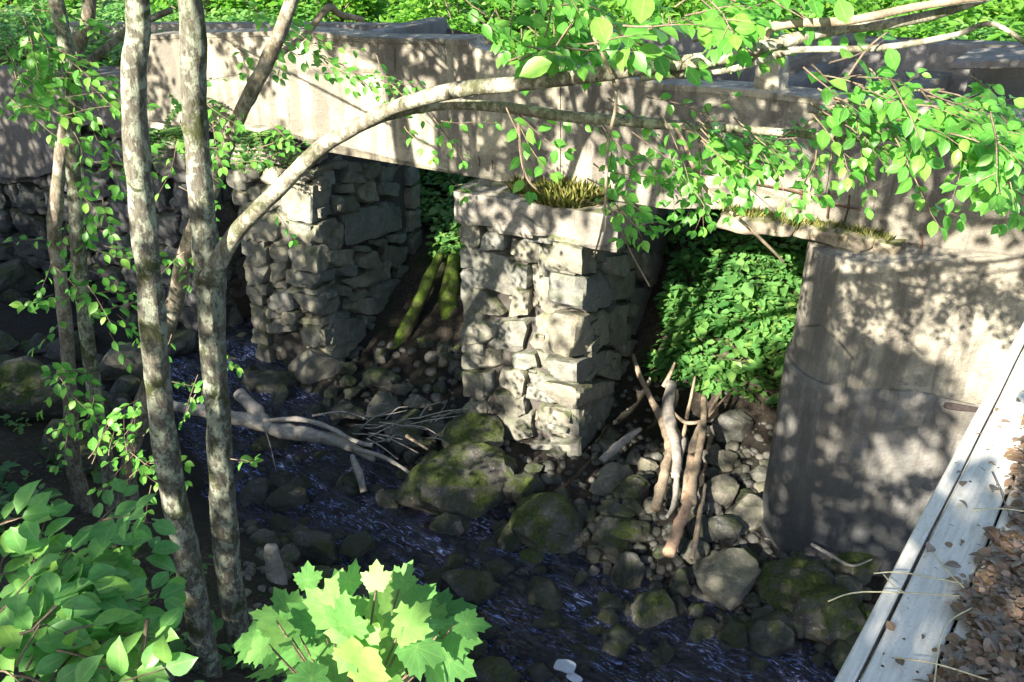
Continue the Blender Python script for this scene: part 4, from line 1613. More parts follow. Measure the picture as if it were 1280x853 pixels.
# leaves of the other trunks
for root, S, clusters in (
        (tA2, sA2, [((60, 130), (110, 560), 6.4, (-10, 200), (30, 70), 6, .10, 34), ((0, 130), (20, 150), 5.6, (-30, 80), (60, 110), 7, .10, 16)]),
        (tA1, sA1, [((80, 150), (150, 420), 6.0, (-20, 90), (30, 60), 5, .09, 12), ((0, 60), (-20, 90), 5.8, (-10, 80), (60, 120), 8, .095, 14), ((110, 170), (560, 600), 5.9, (-160, 60), (40, 70), 6, .085, 10)]),
        (tD, sD, [((200, 340), (100, 260), 6.1, (-30, 120), (30, 75), 6, .085, 22), ((200, 260), (300, 500), 6.3, (-20, 200), (30, 60), 6, .08, 14), ((150, 190), (480, 610), 6.3, (-60, 200), (30, 60), 6, .085, 8), ((290, 400), (-10, 80), 6.4, (0, 90), (40, 80), 7, .085, 12)]),
        (tC, sC, [((280, 300), (560, 580), 4.7, (-30, 60), (15, 25), 3, .06, 2), ((560, 600), (215, 240), 4.2, (-30, 60), (15, 25), 3, .06, 2)])):
    lv, tw = Leaves(), MB()
    for (xr, yr, t, ar, lr, n, s, cnt) in clusters:
        for _ in range(cnt):
            px_spray(lv, tw, rs.uniform(*xr), rs.uniform(*yr), t * rs.uniform(.95, 1.05), rs.uniform(*ar), rs.uniform(*lr), n, s * rs.uniform(.8, 1.1), rs.uniform(-.3, .3))
    add_leaves(lv, 'foliage', LEAF, root)
    tag(tw.build('twigs', TWIG, root), None, None, kind='stuff')

# ------------------------------------------------------------------ saplings in front
sp_root = empty('sapling', (-1.0, 1.0, hz(-1.0, 1.0) - .05), 'leafy sapling with smooth oval leaves in the bottom left corner', 'sapling')
lv, tw = Leaves(), MB()
stem_top = at_t(90, 700, 2.1)
for k in range(6):
    a = sp_root.location + Vector((rs.uniform(-.2, .1), rs.uniform(-.1, .2), 0))
    b = at_t(rs.uniform(20, 200), rs.uniform(760, 860), rs.uniform(1.75, 2.2))
    tw.add(*tube([a, a.lerp(b, .5) + Vector((-.05, -.1, .1)), b], [.010, .008, .005], 5))
for (xr, yr, t, ar, lr, n, s, cnt) in [((-20, 110), (740, 880), 1.9, (-90, 10), (70, 120), 6, .095, 26), ((40, 130), (690, 800), 2.05, (-90, 0), (50, 85), 5, .085, 11), ((-30, 50), (720, 860), 1.9, (-70, 20), (70, 110), 6, .095, 10),
                                        ((70, 160), (770, 870), 1.85, (-50, 20), (50, 75), 5, .09, 10), ((-15, 5), (640, 660), 2.0, (-20, 20), (30, 40), 4, .08, 2), ((110, 150), (650, 690), 2.1, (-60, 0), (40, 70), 5, .075, 3)]:
    for _ in range(cnt):
        px_spray(lv, tw, rs.uniform(*xr), rs.uniform(*yr), t * rs.uniform(.92, 1.1), rs.uniform(*ar), rs.uniform(*lr), n, s * rs.uniform(.8, 1.1), rs.uniform(-.1, .25), .0035, .25)
add_leaves(lv, 'foliage', LEAF_SAP, sp_root)
tag(tw.build('stem', TWIG, sp_root), None, None, kind='stuff')

mp_root = empty('maple_sapling', (-.35, .75, hz(-.35, .75) - .05), 'young maple with broad pointed light green leaves at the bottom centre', 'sapling')
lv, tw = Leaves(), MB()
hub = at_t(440, 900, 1.75)
tw.add(*tube([mp_root.location, mp_root.location.lerp(hub, .5) + Vector((.05, 0, .05)), hub], [.014, .012, .008], 6))
MAPLE = [(310, 800, 85, 170), (345, 790, 80, 200), (365, 812, 90, 190), (330, 770, 60, 200), (410, 835, 110, 150), (440, 810, 105, 120), (490, 800, 110, -60), (515, 825, 110, 0), (545, 790, 100, -10), (570, 830, 80, 30), (590, 780, 60, 0), (465, 765, 90, -90), (395, 770, 85, -130), (425, 735, 60, -100), (530, 745, 70, -50), (490, 740, 70, -80), (380, 850, 95, 170), (480, 855, 110, 90), (420, 752, 118, -80), (500, 745, 110, -95), (560, 765, 105, -20), (470, 800, 120, -60), (400, 815, 105, -150), (340, 835, 95, 170), (530, 812, 115, 20), (450, 838, 110, 100), (355, 755, 70, -120),
         (350, 790, 75, -170), (385, 720, 58, -90), (440, 722, 60, -70), (330, 812, 70, 160), (575, 795, 80, 10), (500, 850, 100, 60), (400, 850, 95, 120), (545, 838, 70, 50), (430, 775, 95, -100), (535, 780, 95, -10), (480, 835, 100, -40), (320, 815, 70, 150), (420, 795, 80, 60), (560, 810, 85, 40), (385, 770, 75, -140), (505, 720, 60, -70), (470, 720, 55, -90), (370, 845, 80, 140), (515, 775, 90, -50)]
for px, py, wpx, ang in MAPLE:
    t = rs.uniform(1.5, 1.85)
    p = at_t(px, py, t)
    a = R(ang)
    q = at_t(px + math.cos(a) * 40, py + math.sin(a) * 40, t + rs.uniform(-.03, .03))
    L = wpx * t / F * rs.uniform(.55, .78)
    d = (q - p).normalized()
    base = p - d * L * .45
    nrm = (UP * .9 + (CAM - p).normalized() * .45 + rvec(.42)).normalized()
    lv.add(base, d, nrm, L, L * .95, rs.random())
    tw.add(*tube([hub + rvec(.02), hub.lerp(base, .6) + Vector((0, 0, -.02)), base], [.003, .0025, .002], 4, 0, 0, False))
add_leaves(lv, 'foliage', LEAF_MAPLE, mp_root, T_MAPLE)
tag(tw.build('stem', TWIG, mp_root), None, None, kind='stuff')


# ------------------------------------------------------------------ undergrowth, bushes
def rand_unit(n):
    v = rng.normal(size=(n, 3))
    return v / np.linalg.norm(v, axis=1)[:, None]


def plants(lv, X, Y, hmin, hmax, nleaf, lmin, lmax, zoff=0.):
    Z = height(X, Y)
    n = len(X)
    H_ = rng.uniform(hmin, hmax, n)
    pt = .32 * fbm(X * .9, Y * .9, 91) + rng.normal(0, .12, n)
    big = np.where(rng.random(n) < .18, 1.7, 1.0) * np.where(rng.random(n) < .3, .7, 1.)
    for j in range(nleaf):
        f = rng.uniform(.35, 1, n)
        an = rng.uniform(0, 2 * np.pi, n)
        L = rng.uniform(lmin, lmax, n) * big
        D = np.stack([np.cos(an), np.sin(an), rng.normal(-.12, .25, n)], 1)
        N = np.stack([rng.normal(0, .35, n), rng.normal(-.1, .35, n), np.ones(n)], 1)
        P = np.stack([X + np.cos(an) * .05 * f + rng.normal(0, .03, n), Y + np.sin(an) * .05 * f + rng.normal(0, .03, n), Z + H_ * f], 1)
        lv.extend(P, D, N, L, L * rng.uniform(.5, .68, n), np.clip(rng.normal(.5, .18, n) + pt + .25 * (f - .6), 0, 1))


lv = Leaves()
n = 13000
U = rng.uniform(-8.0, 4.5, n)
Wc = 9.5 + rng.random(n) ** 1.25 * 6.5
X = AX.x * U + NN.x * Wc
Y = AX.y * U + NN.y * Wc
d_ = stream_d(X, Y)
dens = fbm(X * 1.2, Y * 1.2, 55)
ok = (d_ < -1.1) & (dens > -.55)
ok &= ~((U > -4.6) & (U < -2.7) & (Wc < 10.9)) & ~((U > -8.6) & (U < -6.6) & (Wc < 11.2))
ok &= ~((U < -5.2) & (Wc < 10.6))
plants(lv, X[ok], Y[ok], .12, .5, 8, .07, .14)
n = 700
U = rng.uniform(-2.7, 1.5, n)
Wc = rng.uniform(9.8, 11.4, n)
plants(lv, AX.x * U + NN.x * Wc, AX.y * U + NN.y * Wc, .35, .85, 9, .08, .15)
n = 420
U = rng.uniform(-5.4, -4.3, n)
Wc = rng.uniform(10.9, 13.0, n)
plants(lv, AX.x * U + NN.x * Wc, AX.y * U + NN.y * Wc, .3, .9, 9, .08, .15)
o = link('undergrowth', lv.mesh(T_SIMPLE), LEAF_UNDER)
tag(o, 'bright green low undergrowth covering the slope behind the piers', 'undergrowth', kind='stuff')
lv = Leaves()
n = 3000
U = rng.uniform(-17, -9.5, n)
Wc = rng.uniform(9.4, 15.5, n)
X = AX.x * U + NN.x * Wc
Y = AX.y * U + NN.y * Wc
ok = (np.abs(stream_d(X, Y)) > 1.2) & (height(X, Y) > 2.5)
plants(lv, X[ok], Y[ok], .15, .6, 8, .08, .16)
o = link('undergrowth', lv.mesh(T_SIMPLE), LEAF_UNDER)
tag(o, 'green plants on the raised ground behind the abutment at the far left', 'undergrowth', kind='stuff')
lv = Leaves()
n = 5000
U = rng.uniform(-16, 8, n)
Wc = rng.uniform(14, 24, n)
X = AX.x * U + NN.x * Wc
Y = AX.y * U + NN.y * Wc
ok = (np.abs(stream_d(X, Y)) > .5)
plants(lv, X[ok], Y[ok], .2, .8, 8, .12, .24)
o = link('undergrowth', lv.mesh(T_SIMPLE), LEAF_BG)
tag(o, 'taller leafy growth on the hillside far beyond the bridge', 'undergrowth', kind='stuff')
# near bank ground plants
lv = Leaves()
n = 900
X = rng.uniform(-6.5, -1.5, n)
Y = rng.uniform(3.6, 8.0, n)
d_ = stream_d(X, Y)
ok = (d_ > 1.9) & (fbm(X * 1.1, Y * 1.1, 71) > .05)
plants(lv, X[ok], Y[ok], .06, .28, 6, .05, .11)
o = link('ground_plants', lv.mesh(T_SIMPLE), LEAF_UNDER)
tag(o, 'sparse low green seedlings on the dark near bank', 'seedlings', kind='stuff')


# grass on the plateau at the upper right
def grass_blades(lv, X, Y, Z, hmin, hmax, wd=.012, tint=(.1, .5)):
    n = len(X)
    L = rng.uniform(hmin, hmax, n)
    D = np.stack([rng.normal(0, .35, n), rng.normal(0, .35, n), np.ones(n)], 1)
    N = np.stack([rng.normal(0, 1, n), rng.normal(0, 1, n), rng.normal(0, .2, n)], 1)
    lv.extend(np.stack([X, Y, Z], 1), D, N, L, np.full(n, wd), rng.uniform(tint[0], tint[1], n))


lv = Leaves()
n = 26000
X = rng.uniform(2, 17, n)
Y = rng.uniform(11.5, 24, n)
Z = height(X, Y)
grass_blades(lv, X, Y, Z, .15, .45, .035, (0., 1.))
GREENGRASS = mat_leaf('green_grass', [(0., (.06, .16, .02)), (1., (.13, .25, .035))], .4, 1.8, .2)
o = link('grass', lv.mesh(T_SIMPLE), GREENGRASS)
tag(o, 'sunlit tall green grass on the slope beyond the bridge at the right', 'grass', kind='stuff')

# tufts growing on the masonry
TUFTS = [(712, 238, 7.95, .20, 1300, GRASS, 'dry yellow grass tuft growing on the cap of the middle pier'),
         (650, 238, 7.95, .05, 60, GRASS, 'thin moss and grass strip on the cap left of the tuft')]
for px, py, w_, rad, n, mt, lab in TUFTS:
    p = at_w(px, py, w_ + .22)
    p.z = 3.13
    lv = Leaves()
    a = rng.uniform(0, 6.28, n)
    rr2 = rad * np.sqrt(rng.random(n)) * 1.3
    X, Y = p.x + np.cos(a) * rr2 * 1.3, p.y + np.sin(a) * rr2 * .9
    grass_blades(lv, X, Y, np.full(n, p.z - .02), .10, .30, .0055, (.1, 1))
    for i in range(n):
        dx, dy = X[i] - p.x, Y[i] - p.y
        lv.D[i] = (lv.D[i][0] + dx * 3, lv.D[i][1] + dy * 3 - .2, lv.D[i][2] + .3)
    o = link('grass_tuft', lv.mesh(T_SIMPLE, p), mt, None, p)
    tag(o, lab, 'grass tuft')
# moss and dry grass on the ledge
lv = Leaves()
n = 1200
tt = rng.random(n)
a, b = at2(912, 262, -.12), at2(1105, 296, -.12)
X = a.x + (b.x - a.x) * tt + rng.normal(0, .04, n)
Y = a.y + (b.y - a.y) * tt + rng.normal(0, .05, n)
Z = a.z + (b.z - a.z) * tt - .06
grass_blades(lv, X, Y, Z, .04, .14, .006, (0, 1))
o = link('ledge_moss', lv.mesh(T_SIMPLE, a), GRASS, None, a)
tag(o, 'mossy dry grass growing along the ledge under the right span', 'moss', kind='stuff')


def fern(px, py, w_, size, n, label):
    p = at_w(px, py, w_)
    lv, tw = Leaves(), MB()
    for k in range(n):
        a = rs.uniform(-2.6, .0)
        d = Vector((math.cos(a), math.sin(a), rs.uniform(.0, .7)))
        q = p.copy()
        path = [q.copy()]
        for i in range(9):
            d = (d + Vector((0, 0, -.16))).normalized()
            q = q + d * size / 9
            path.append(q.copy())
            for s in (1, -1):
                sd = (d.cross(UP).normalized() * s + d * .4)
                lv.add(q, sd, UP + rvec(.2), size * .26 * (1 - i / 11), size * .09, rs.random())
        tw.add(*tube(path, [.004] * len(path), 4, 0, 0, False))
    r = empty('fern', p, label, 'fern')
    add_leaves(lv, 'frond', LEAF_UNDER, r, T_SIMPLE)
    tag(tw.build('stem', TWIG, r), None, None, kind='stuff')


fern(205, 165, 8.15, .62, 26, 'drooping fern under the girder between the two thick trunks')
fern(322, 168, 8.0, .60, 26, 'dark green fern growing on the cap of the left pier')
fern(240, 128, 8.15, .5, 10, 'small pale fern on the girder face left of the forked trunk')

# bushes and far trees beyond the bridge
BUSH_LAB = ['rounded', 'spreading', 'bright', 'dense', 'loose', 'tall']


def bush(x, y, rad, hgt, n, label, name='bush', trunk=False, mat=LEAF_BG, leaf=(.08, .16)):
    z = hz(x, y)
    root = empty(name, (x, y, z - .05), label, 'tree' if trunk else 'bush', 'bushes beyond the bridge' if not trunk else 'trees beyond the bridge')
    lv, tw = Leaves(), MB()
    nc = 16 if not trunk else 24
    base_h = hgt * (.35 if trunk else .12)
    cents = []
    for _ in range(nc):
        a = rs.uniform(0, 6.28)
        r = rad * math.sqrt(rs.random()) * .85
        h = base_h + (hgt - base_h) * rs.random() * (1 - .4 * r / rad)
        cents.append(Vector((x + math.cos(a) * r, y + math.sin(a) * r, z + h)))
    per = n // nc
    for c in cents:
        cr = rs.uniform(.28, .5) * rad
        v = rand_unit(per) * (rng.random((per, 1)) ** .4) * cr * np.array([1, 1, .7])
        P = v + np.array(c)
        D = rand_unit(per) * np.array([1, 1, .4]) + v * .8 / cr + np.array([0, 0, -.2])
        N = rng.normal(0, .45, (per, 3)) + np.array([0, 0, 1.])
        L = rng.uniform(leaf[0], leaf[1], per)
        lv.extend(P, D, N, L, L * .6, np.clip(rng.normal(rs.uniform(.3, .7), .2, per), 0, 1))
        b0 = Vector((x, y, z + (base_h * rs.uniform(.6, 1) if trunk else 0)))
        tw.add(*tube([b0, b0.lerp(c, .5) + Vector((0, 0, .1)), c], [.03, .02, .008], 5, 0, 0, False))
    add_leaves(lv, 'crown' if trunk else 'foliage', mat, root, T_SIMPLE)
    tag(tw.build('branches', TWIG, root), None, None, kind='stuff')
    if trunk:
        mb = MB()
        S, Q = smooth_path([Vector((x, y, z - .2)), Vector((x + rs.uniform(-.1, .1), y, z + hgt * .4)), Vector((x + rs.uniform(-.2, .2), y, z + hgt * .8))], [.14, .1, .04], 4)
        mb.add(*tube(S, Q, 8, .1, 3))
        mb.build('trunk', BARK_BROWN, root)
    return root


WHERE = [('behind the far left end of the bridge', 20), ('behind the left end of the bridge, next to the pale path', 95), ('behind the trunks, beyond the left span', 250), ('beyond the left span, right of the forked trunk', 330), ('beyond the middle of the left span', 420),
         ('beyond the step in the front girder', 500), ('beyond the middle pier, left of the hanging twig', 580), ('beyond the middle pier', 660), ('beyond the middle pier, right of the hanging twig', 740), ('beyond the right span near its start', 830), ('beyond the right span above the broken post', 930),
         ('beyond the right span, before the open grass', 1010), ('at the edge of the open grass', 1080)]
for i, (wh, px) in enumerate(WHERE):
    p = at_w(px, 20, rs.uniform(13.2, 15.0))
    bush(p.x, p.y, rs.uniform(.8, 1.2), rs.uniform(1.2, 1.9) + (.4 if 180 < px < 900 else 0), 2000, '%s green bush %s' % (rs.choice(['leafy', 'bright', 'dense']), wh))
for i, (px, w_, h, wh) in enumerate(((260, 19, 5.5, 'far left'), (480, 20, 5, 'centre left'), (700, 19.5, 5.5, 'centre'), (900, 21, 5, 'centre right'), (1250, 24, 5, 'far right, beyond the open grass'), (-60, 17, 5.5, 'left edge'))):
    d = ray(px, 0)
    t = w_ / (NN.x * d.x + NN.y * d.y)
    bush(d.x * t, d.y * t, 1.9, h, 3400, 'broadleaf tree on the hillside beyond the bridge, %s' % wh, 'hillside_tree', True, LEAF_BG, (.12, .22))

# pale path at the top left
mb = MB()
pp = [at_z(x, y, 3.9) for x, y in ((-60, 18), (60, 12), (160, 9), (300, 5))]
vs = []
for p in pp:
    for s in (-.8, .8):
        q = p + NN * (s + .6)
        vs.append(Vector((q.x, q.y, hz(q.x, q.y) + .09)))
mb.add(vs, [(0, 2, 3, 1), (2, 4, 5, 3), (4, 6, 7, 5)])
o = mb.build('path', plain('pale_gravel', (.50, .48, .45), .95))
tag(o, 'pale sunlit gravel path beyond the left end of the bridge', 'path', kind='structure')

# ------------------------------------------------------------------ the deck in front
DE = Vector((.599, .801, 0))
DR = Vector((.801, -.599, 0))
E0 = Vector((.73, 1.43, 4.4))
deck = empty('timber_deck', (E0.x, E0.y, 4.2), 'weathered pale plank deck edge at the bottom right, half covered in leaves', 'deck')
offs = [(0.0, .038, .0), (.046, .128, -.004), (.182, .130, -.004), (.320, .130, -.004), (.458, .13, -.004), (.596, .13, -.004), (.734, .13, -.004), (.872, .13, -.004)]
for i, (o0, wd, dz) in enumerate(offs):
    mb = MB()
    vs, fs = [], []
    n = 60
    prof = [(0, -.045), (0, -.004), (.004, 0), (wd - .004, 0), (wd, -.004), (wd, -.045)]
    for j in range(n + 1):
        s = -2.2 + 8.0 * j / n
        for (a, z) in prof:
            wob = .003 * noise.noise(Vector((s * 2, i * 5, a * 10)))
            q = E0 + DE * s + DR * (o0 + a + wob) + UP * (z + dz + .003 * noise.noise(Vector((s * 1.5, i * 3 + 9, 0))))
            vs.append(q)
    m = len(prof)
    for j in range(n):
        for k in range(m):
            k2 = (k + 1) % m
            fs.append((j * m + k, j * m + k2, (j + 1) * m + k2, (j + 1) * m + k))
    fs.append(tuple(range(m)))
    fs.append(tuple(n * m + k for k in range(m))[::-1])
    mb.add(vs, fs)
    mb.build('plank', BOARD, deck, smooth=False)
for s_, o_ in ((.12, .075), (.15, .145), (1.02, .075), (1.05, .145), (1.9, .08), (.10, .215), (1.0, .22)):
    mb = MB()
    q = E0 + DE * s_ + DR * o_ - UP * .0055
    mb.add(*tube([q - UP * .004, q + UP * .0025], [.0045, .004], 8))
    mb.build('screw', RUST, deck)
for a in (.10, .75):
    mb = MB()
    box3(E0 - DE * 2.2 + DR * a - UP * .36, DE * 7.9, DR * .14, UP * .31, mb, .5, 30, .003, 3)
    mb.build('joist', DARKSTEEL, deck)
# leaves lying on the deck
lv = Leaves()
n = 42000
S_ = rng.uniform(-1.2, 4.2, n)
edge = .165 + .05 * fbm(S_ * 3, S_ * 0 + 2, 5) - .02 * S_
OF = edge + .09 * np.abs(fbm(S_ * 9, S_ * 3, 8)) + rng.random(n) * .8 - (rng.random(n) < .04) * rng.random(n) * .16
ok = (OF > .02)
S_, OF = S_[ok], OF[ok]
n = len(S_)
pile = np.clip((OF - .2) * .10, 0, .03)
P = np.array(E0)[None] + np.array(DE)[None] * S_[:, None] + np.array(DR)[None] * OF[:, None]
P[:, 2] += .006 + rng.random(n) * (.012 + pile)
an = rng.uniform(0, 6.28, n)
D = np.stack([np.cos(an), np.sin(an), rng.normal(0, .18, n)], 1)
N = np.stack([rng.normal(0, .3, n), rng.normal(0, .3, n), np.ones(n)], 1)
L = np.where(rng.random(n) < .6, rng.uniform(.006, .02, n), rng.uniform(.018, .048, n))
lv.extend(P, D, N, L, L * rng.uniform(.4, .85, n), np.clip(rng.beta(2, 2, n), 0, 1))
m_ = lv.mesh(T_OVATE, smooth=False)
o = link('leaf_litter', m_, LITTER)
tag(o, 'drift of dry brown leaves lying on the planks', 'leaf litter', kind='stuff')
# soil crumbs under the leaves
vs = []
lv = Leaves()
for (pts, lab) in (([(1035, 752), (1080, 740), (1200, 745)], 'long pale straw sticking out over the deck edge, lower one'),
                   ([(1092, 717), (1130, 716), (1204, 730)], 'pale straw sticking out over the deck edge, upper one'),
                   ([(1104, 718), (1120, 735), (1134, 742)], 'short straw stub under the upper straw'),
                   ([(1215, 760), (1180, 785), (1168, 853)], 'bent pale straw lying on the planks near the bottom'),
                   ([(1118, 822), (1170, 830), (1235, 850)], 'thick straw lying across planks at the bottom'),
                   ([(1215, 638), (1250, 636), (1285, 640)], 'straw lying on the leaves at the right edge'),
                   ([(1165, 690), (1185, 715), (1205, 735)], 'fine straw lying diagonally across the second plank'),
                   ([(1240, 590), (1252, 618), (1260, 640)], 'dark thin twig lying on the sunlit planks')):
    P = [at_z(x, y, 4.4 + (.03 if i else .02)) for i, (x, y) in enumerate(pts)]
    S, Q = smooth_path(P, [.0019] * 3, 5)
    mb = MB()
    mb.add(*tube(S, Q, 5))
    o = mb.build('straw', STRAW if 'twig' not in lab else TWIG, None, P[0])
    tag(o, lab, 'straw' if 'twig' not in lab else 'twig', 'straws on the deck')

# ------------------------------------------------------------------ unseen trees and crowns added and shaped to dapple the light
bpy.context.view_layer.update()
dg = bpy.context.evaluated_depsgraph_get()
e1 = SUN.cross(UP).normalized()
e2 = SUN.cross(e1).normalized()


def in_poly(x, y, poly):
    c = False
    j = len(poly) - 1
    for i in range(len(poly)):
        xi, yi = poly[i]
        xj, yj = poly[j]
        if (yi > y) != (yj > y) and x < (xj - xi) * (y - yi) / (yj - yi) + xi:
            c = not c
        j = i
    return c


LIT = [
    (.95, [(680, 190), (750, 190), (750, 250), (680, 250)]),
    (.97, [(1150, 315), (1290, 305), (1290, 405), (1245, 470), (1190, 450), (1130, 370)]),
    (.0, [(1085, 150), (1290, 165), (1290, 292), (1140, 292), (1060, 215)]),
    (.02, [(600, 75), (690, 90), (690, 230), (590, 205)]),
    (.92, [(395, 60), (500, 72), (520, 110), (545, 150), (560, 214), (420, 190), (358, 180), (330, 165), (345, 120), (370, 90)]),
    (.55, [(178, 48), (395, 45), (350, 110), (330, 165), (290, 250), (230, 200), (183, 150)]),
    (.26, [(500, 55), (600, 60), (830, 110), (850, 260), (690, 240), (560, 214), (540, 130)]),
    (.6, [(880, 215), (1000, 215), (1110, 250), (1140, 300), (1000, 300), (900, 270)]),
    (.10, [(830, 110), (1130, 140), (1280, 160), (1280, 250), (1000, 210), (850, 240)]),
    (.9, [(1130, 305), (1290, 300), (1290, 410), (1240, 480), (1170, 450), (1110, 370)]),
    (.55, [(1060, 300), (1130, 300), (1110, 370), (1150, 430), (1060, 420)]),
    (.5, [(1010, 298), (1060, 298), (1060, 400), (990, 400)]),
    (.55, [(1080, 560), (1170, 560), (1170, 650), (1090, 640)]),
    (.9, [(635, 285), (745, 285), (745, 480), (710, 560), (640, 540), (635, 400)]),
    (.2, [(570, 225), (635, 240), (635, 480), (575, 480)]),
    (.45, [(640, 540), (740, 540), (745, 610), (620, 600), (600, 500)]),
    (.97, [(335, 215), (400, 225), (395, 305), (350, 280), (330, 250)]),
    (.45, [(790, 480), (960, 480), (960, 740), (800, 700)]),
    (1.0, [(1195, 420), (1290, 380), (1290, 600), (1190, 590)]),
    (.0, [(1020, 860), (1195, 600), (1290, 605), (1290, 860)]),
    (.98, [(835, 268), (1012, 268), (990, 420), (900, 480), (840, 470)]),
    (.9, [(495, 205), (575, 215), (575, 310), (510, 300)]),
    (.55, [(590, 560), (640, 560), (640, 610), (590, 600)]),
]
CELL = .10
acc = {}


def put(P, Lv, wt=1.0):
    k = (int(math.floor(P.dot(e1) / CELL)), int(math.floor(P.dot(e2) / CELL)))
    a = acc.setdefault(k, [0, 0])
    a[0] += Lv * wt
    a[1] += wt


# light reaches the picture's surfaces where the photograph shows it: sample them once
NEAR_OBJS = ('tree', 'sapling', 'maple_sapling', 'foliage', 'twigs', 'twig', 'branch', 'trunk', 'stem')
for py in range(2, 900, 6):
    for px in range(-30, 1310, 6):
        d = ray(px, py)
        o0 = CAM.copy()
        hit = False
        for _ in range(8):
            ok, loc, nr_, idx, ob, mtx = scene.ray_cast(dg, o0, d.normalized())
            if not ok:
                break
            if ob.name.split('.')[0] in NEAR_OBJS:
                o0 = loc + d.normalized() * .02
                continue
            hit = True
            break
        if not hit:
            continue
        lv_ = 0.04
        for f, poly in LIT:
            if in_poly(px, py, poly):
                lv_ = f
                break
        w_ = loc.x * NN.x + loc.y * NN.y
        if w_ > 11.2 and lv_ < .5:
            lv_ = .97
        put(loc, lv_, 1 + 9 * lv_ ** 2)
# leaves near the camera that are sunlit
for py in range(-20, 270, 14):
    for px in range(560, 1300, 14):
        put(at_t(px, py, 3.3), .9, .5)
for py in range(700, 860, 10):
    for px in range(290, 600, 10):
        put(at_t(px, py, 1.65), 1.0, 1.5)
for py in range(640, 860, 10):
    for px in range(-10, 230, 10):
        put(at_t(px, py, 2.0), .8, 1.2)

SHADE = [((-5.2, 4.6), 'tall shade tree on the left bank outside the picture'), ((-7.5, .5), 'broad shade tree left of the camera outside the picture'), ((-4.2, -2.4), 'shade tree behind the camera on the left'),
         ((-1.2, -2.0), 'shade tree just behind the camera'), ((-8.5, -5.0), 'shade tree far behind the camera on the left')]
for (x, y), lab in SHADE:
    z = hz(x, y)
    root = empty('added_shade_tree', (x, y, z - .1), lab, 'tree')
    S, Q = smooth_path([Vector((x, y, z - .2)), Vector((x + .1, y, z + 3)), Vector((x - .1, y + .1, z + 6)), Vector((x, y, 10.5))], [.20, .16, .12, .04], 6)
    mb = MB()
    mb.add(*tube(S, Q, 12, .1, 5))
    mb.build('trunk', BARK_BROWN, root)
    TREES.append((root, S, Q, BARK_BROWN))
crown = {i: Leaves() for i in range(len(TREES))}
tip = {i: [] for i in range(len(TREES))}
TX = np.array([[(S[int(len(S) * .85)]).x, (S[int(len(S) * .85)]).y] for _, S, _, _ in TREES])
rc = random.Random(3)
cells = {k: v[0] / v[1] for k, v in acc.items()}
ks = np.array(list(cells.keys()))
amin, amax, bmin, bmax = ks[:, 0].min() - 4, ks[:, 0].max() + 4, ks[:, 1].min() - 4, ks[:, 1].max() + 4
cnt = 0
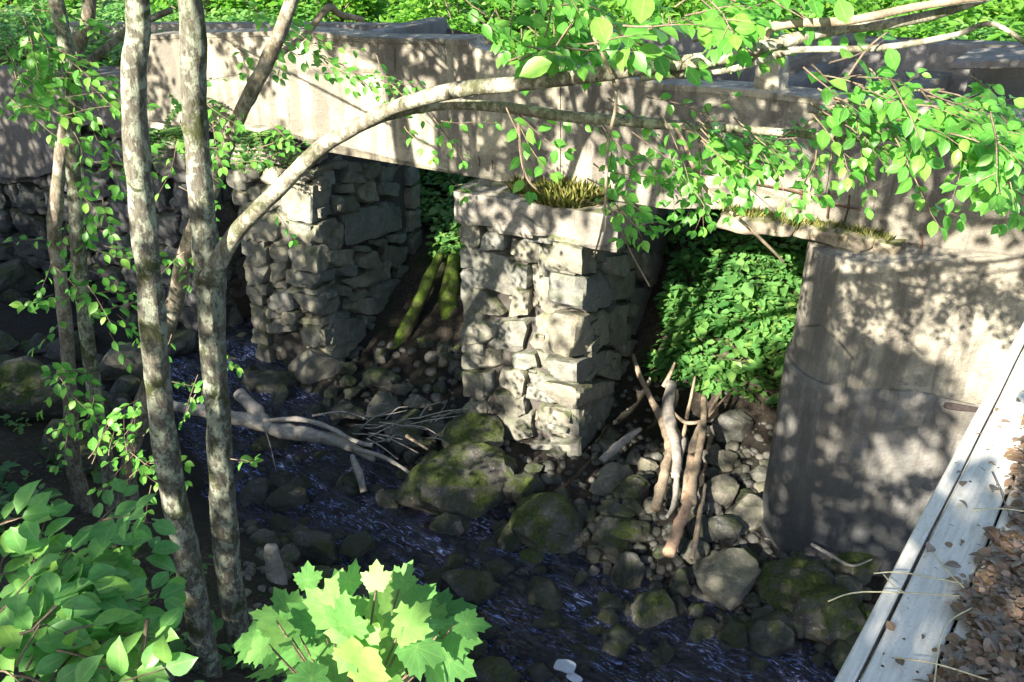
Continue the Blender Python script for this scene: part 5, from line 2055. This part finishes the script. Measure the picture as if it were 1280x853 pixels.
for ka in range(amin, amax):
    for kb in range(bmin, bmax):
        L_ = cells.get((ka, kb))
        if L_ is None:
            nb = [cells[q] for q in ((ka + i, kb + j) for i in range(-2, 3) for j in range(-2, 3)) if q in cells]
            if nb:
                L_ = sum(nb) / len(nb)
            else:
                continue
        a, b = (ka + .5) * CELL, (kb + .5) * CELL
        nz = .5 + .5 * noise.noise(Vector((a * 1.5, b * 1.5, 3.3))) + .28 * noise.noise(Vector((a * 4.2, b * 4.2, 9.1)))
        if nz < .03 + 1.02 * L_ - .06:
            if L_ > .1:
                continue
        m = 5 if L_ < .15 else 2
        for _ in range(m):
            P0 = e1 * (a + rc.uniform(-.5, .5) * CELL * 1.2) + e2 * (b + rc.uniform(-.5, .5) * CELL * 1.2)
            zt = rc.uniform(6.5, 9.0)
            P1 = P0 + SUN * ((zt - P0.z) / SUN.z)
            # leaf roughly faces the sun
            i_ = int(np.argmin((TX[:, 0] - P1.x) ** 2 + (TX[:, 1] - P1.y) ** 2))
            nn_ = SUN * 1.0 + rvec(.35)
            dd_ = rvec(1)
            s = rc.uniform(.10, .15)
            crown[i_].add(P1, dd_, nn_, s, s * .75, rc.random())  # leaf set on a sun ray to block light where shade belongs
            cnt += 1
            if rc.random() < .012:
                tip[i_].append(P1)
for i, (root, S, Q, mt) in enumerate(TREES):
    if len(crown[i].P) < 3:
        continue
    add_leaves(crown[i], 'crown', LEAF_DAPPLE, root, T_SIMPLE)
    tw = MB()
    for p in tip[i][:14]:
        j = min(range(len(S)), key=lambda q: abs(S[q].z - (p.z - 1.2)))
        j = max(j, int(len(S) * .6))
        a = S[j]
        tw.add(*tube([a, a.lerp(p, .5) + Vector((0, 0, .25)), p], [min(.02, Q[j] * .6), .012, .004], 5, 0, 0, False))
    if tw.v:
        tag(tw.build('limbs', mt, root), None, None, kind='stuff')
print('crown leaves', cnt)

# ------------------------------------------------------------------ light, world, camera
w = bpy.data.worlds.new('World')
scene.world = w
w.use_nodes = True
nt = w.node_tree
bgn = nt.nodes['Background']
sky = nt.nodes.new('ShaderNodeTexSky')
sky.sky_type = 'NISHITA'
sky.sun_disc = False
elev = math.asin(SUN.z)
sky.sun_elevation = elev
sky.sun_rotation = math.atan2(SUN.x, SUN.y)
nt.links.new(sky.outputs[0], bgn.inputs[0])
bgn.inputs[1].default_value = .075
sl = bpy.data.lights.new('sun', 'SUN')
sl.energy = 5.0
sl.angle = R(.5)
sl.color = (1, .93, .80)
so = bpy.data.objects.new('sun', sl)
COL.objects.link(so)
so.location = (-10, -14, 20)
so.rotation_euler = (-SUN).to_track_quat('-Z', 'Y').to_euler()

cd = bpy.data.cameras.new('camera')
cam = bpy.data.objects.new('camera', cd)
COL.objects.link(cam)
cam.location = CAM
cam.rotation_euler = (R(90) - PITCH, 0, 0)
cd.sensor_width = 36
cd.lens = F / 1280 * 36
cd.clip_start = .05
cd.clip_end = 2000
scene.camera = cam
vs_ = scene.view_settings
vs_.view_transform = 'Standard'
vs_.look = 'None'
vs_.gamma = 1
vs_.exposure = 2.45
scene.cycles.max_bounces = 8
scene.cycles.transparent_max_bounces = 8
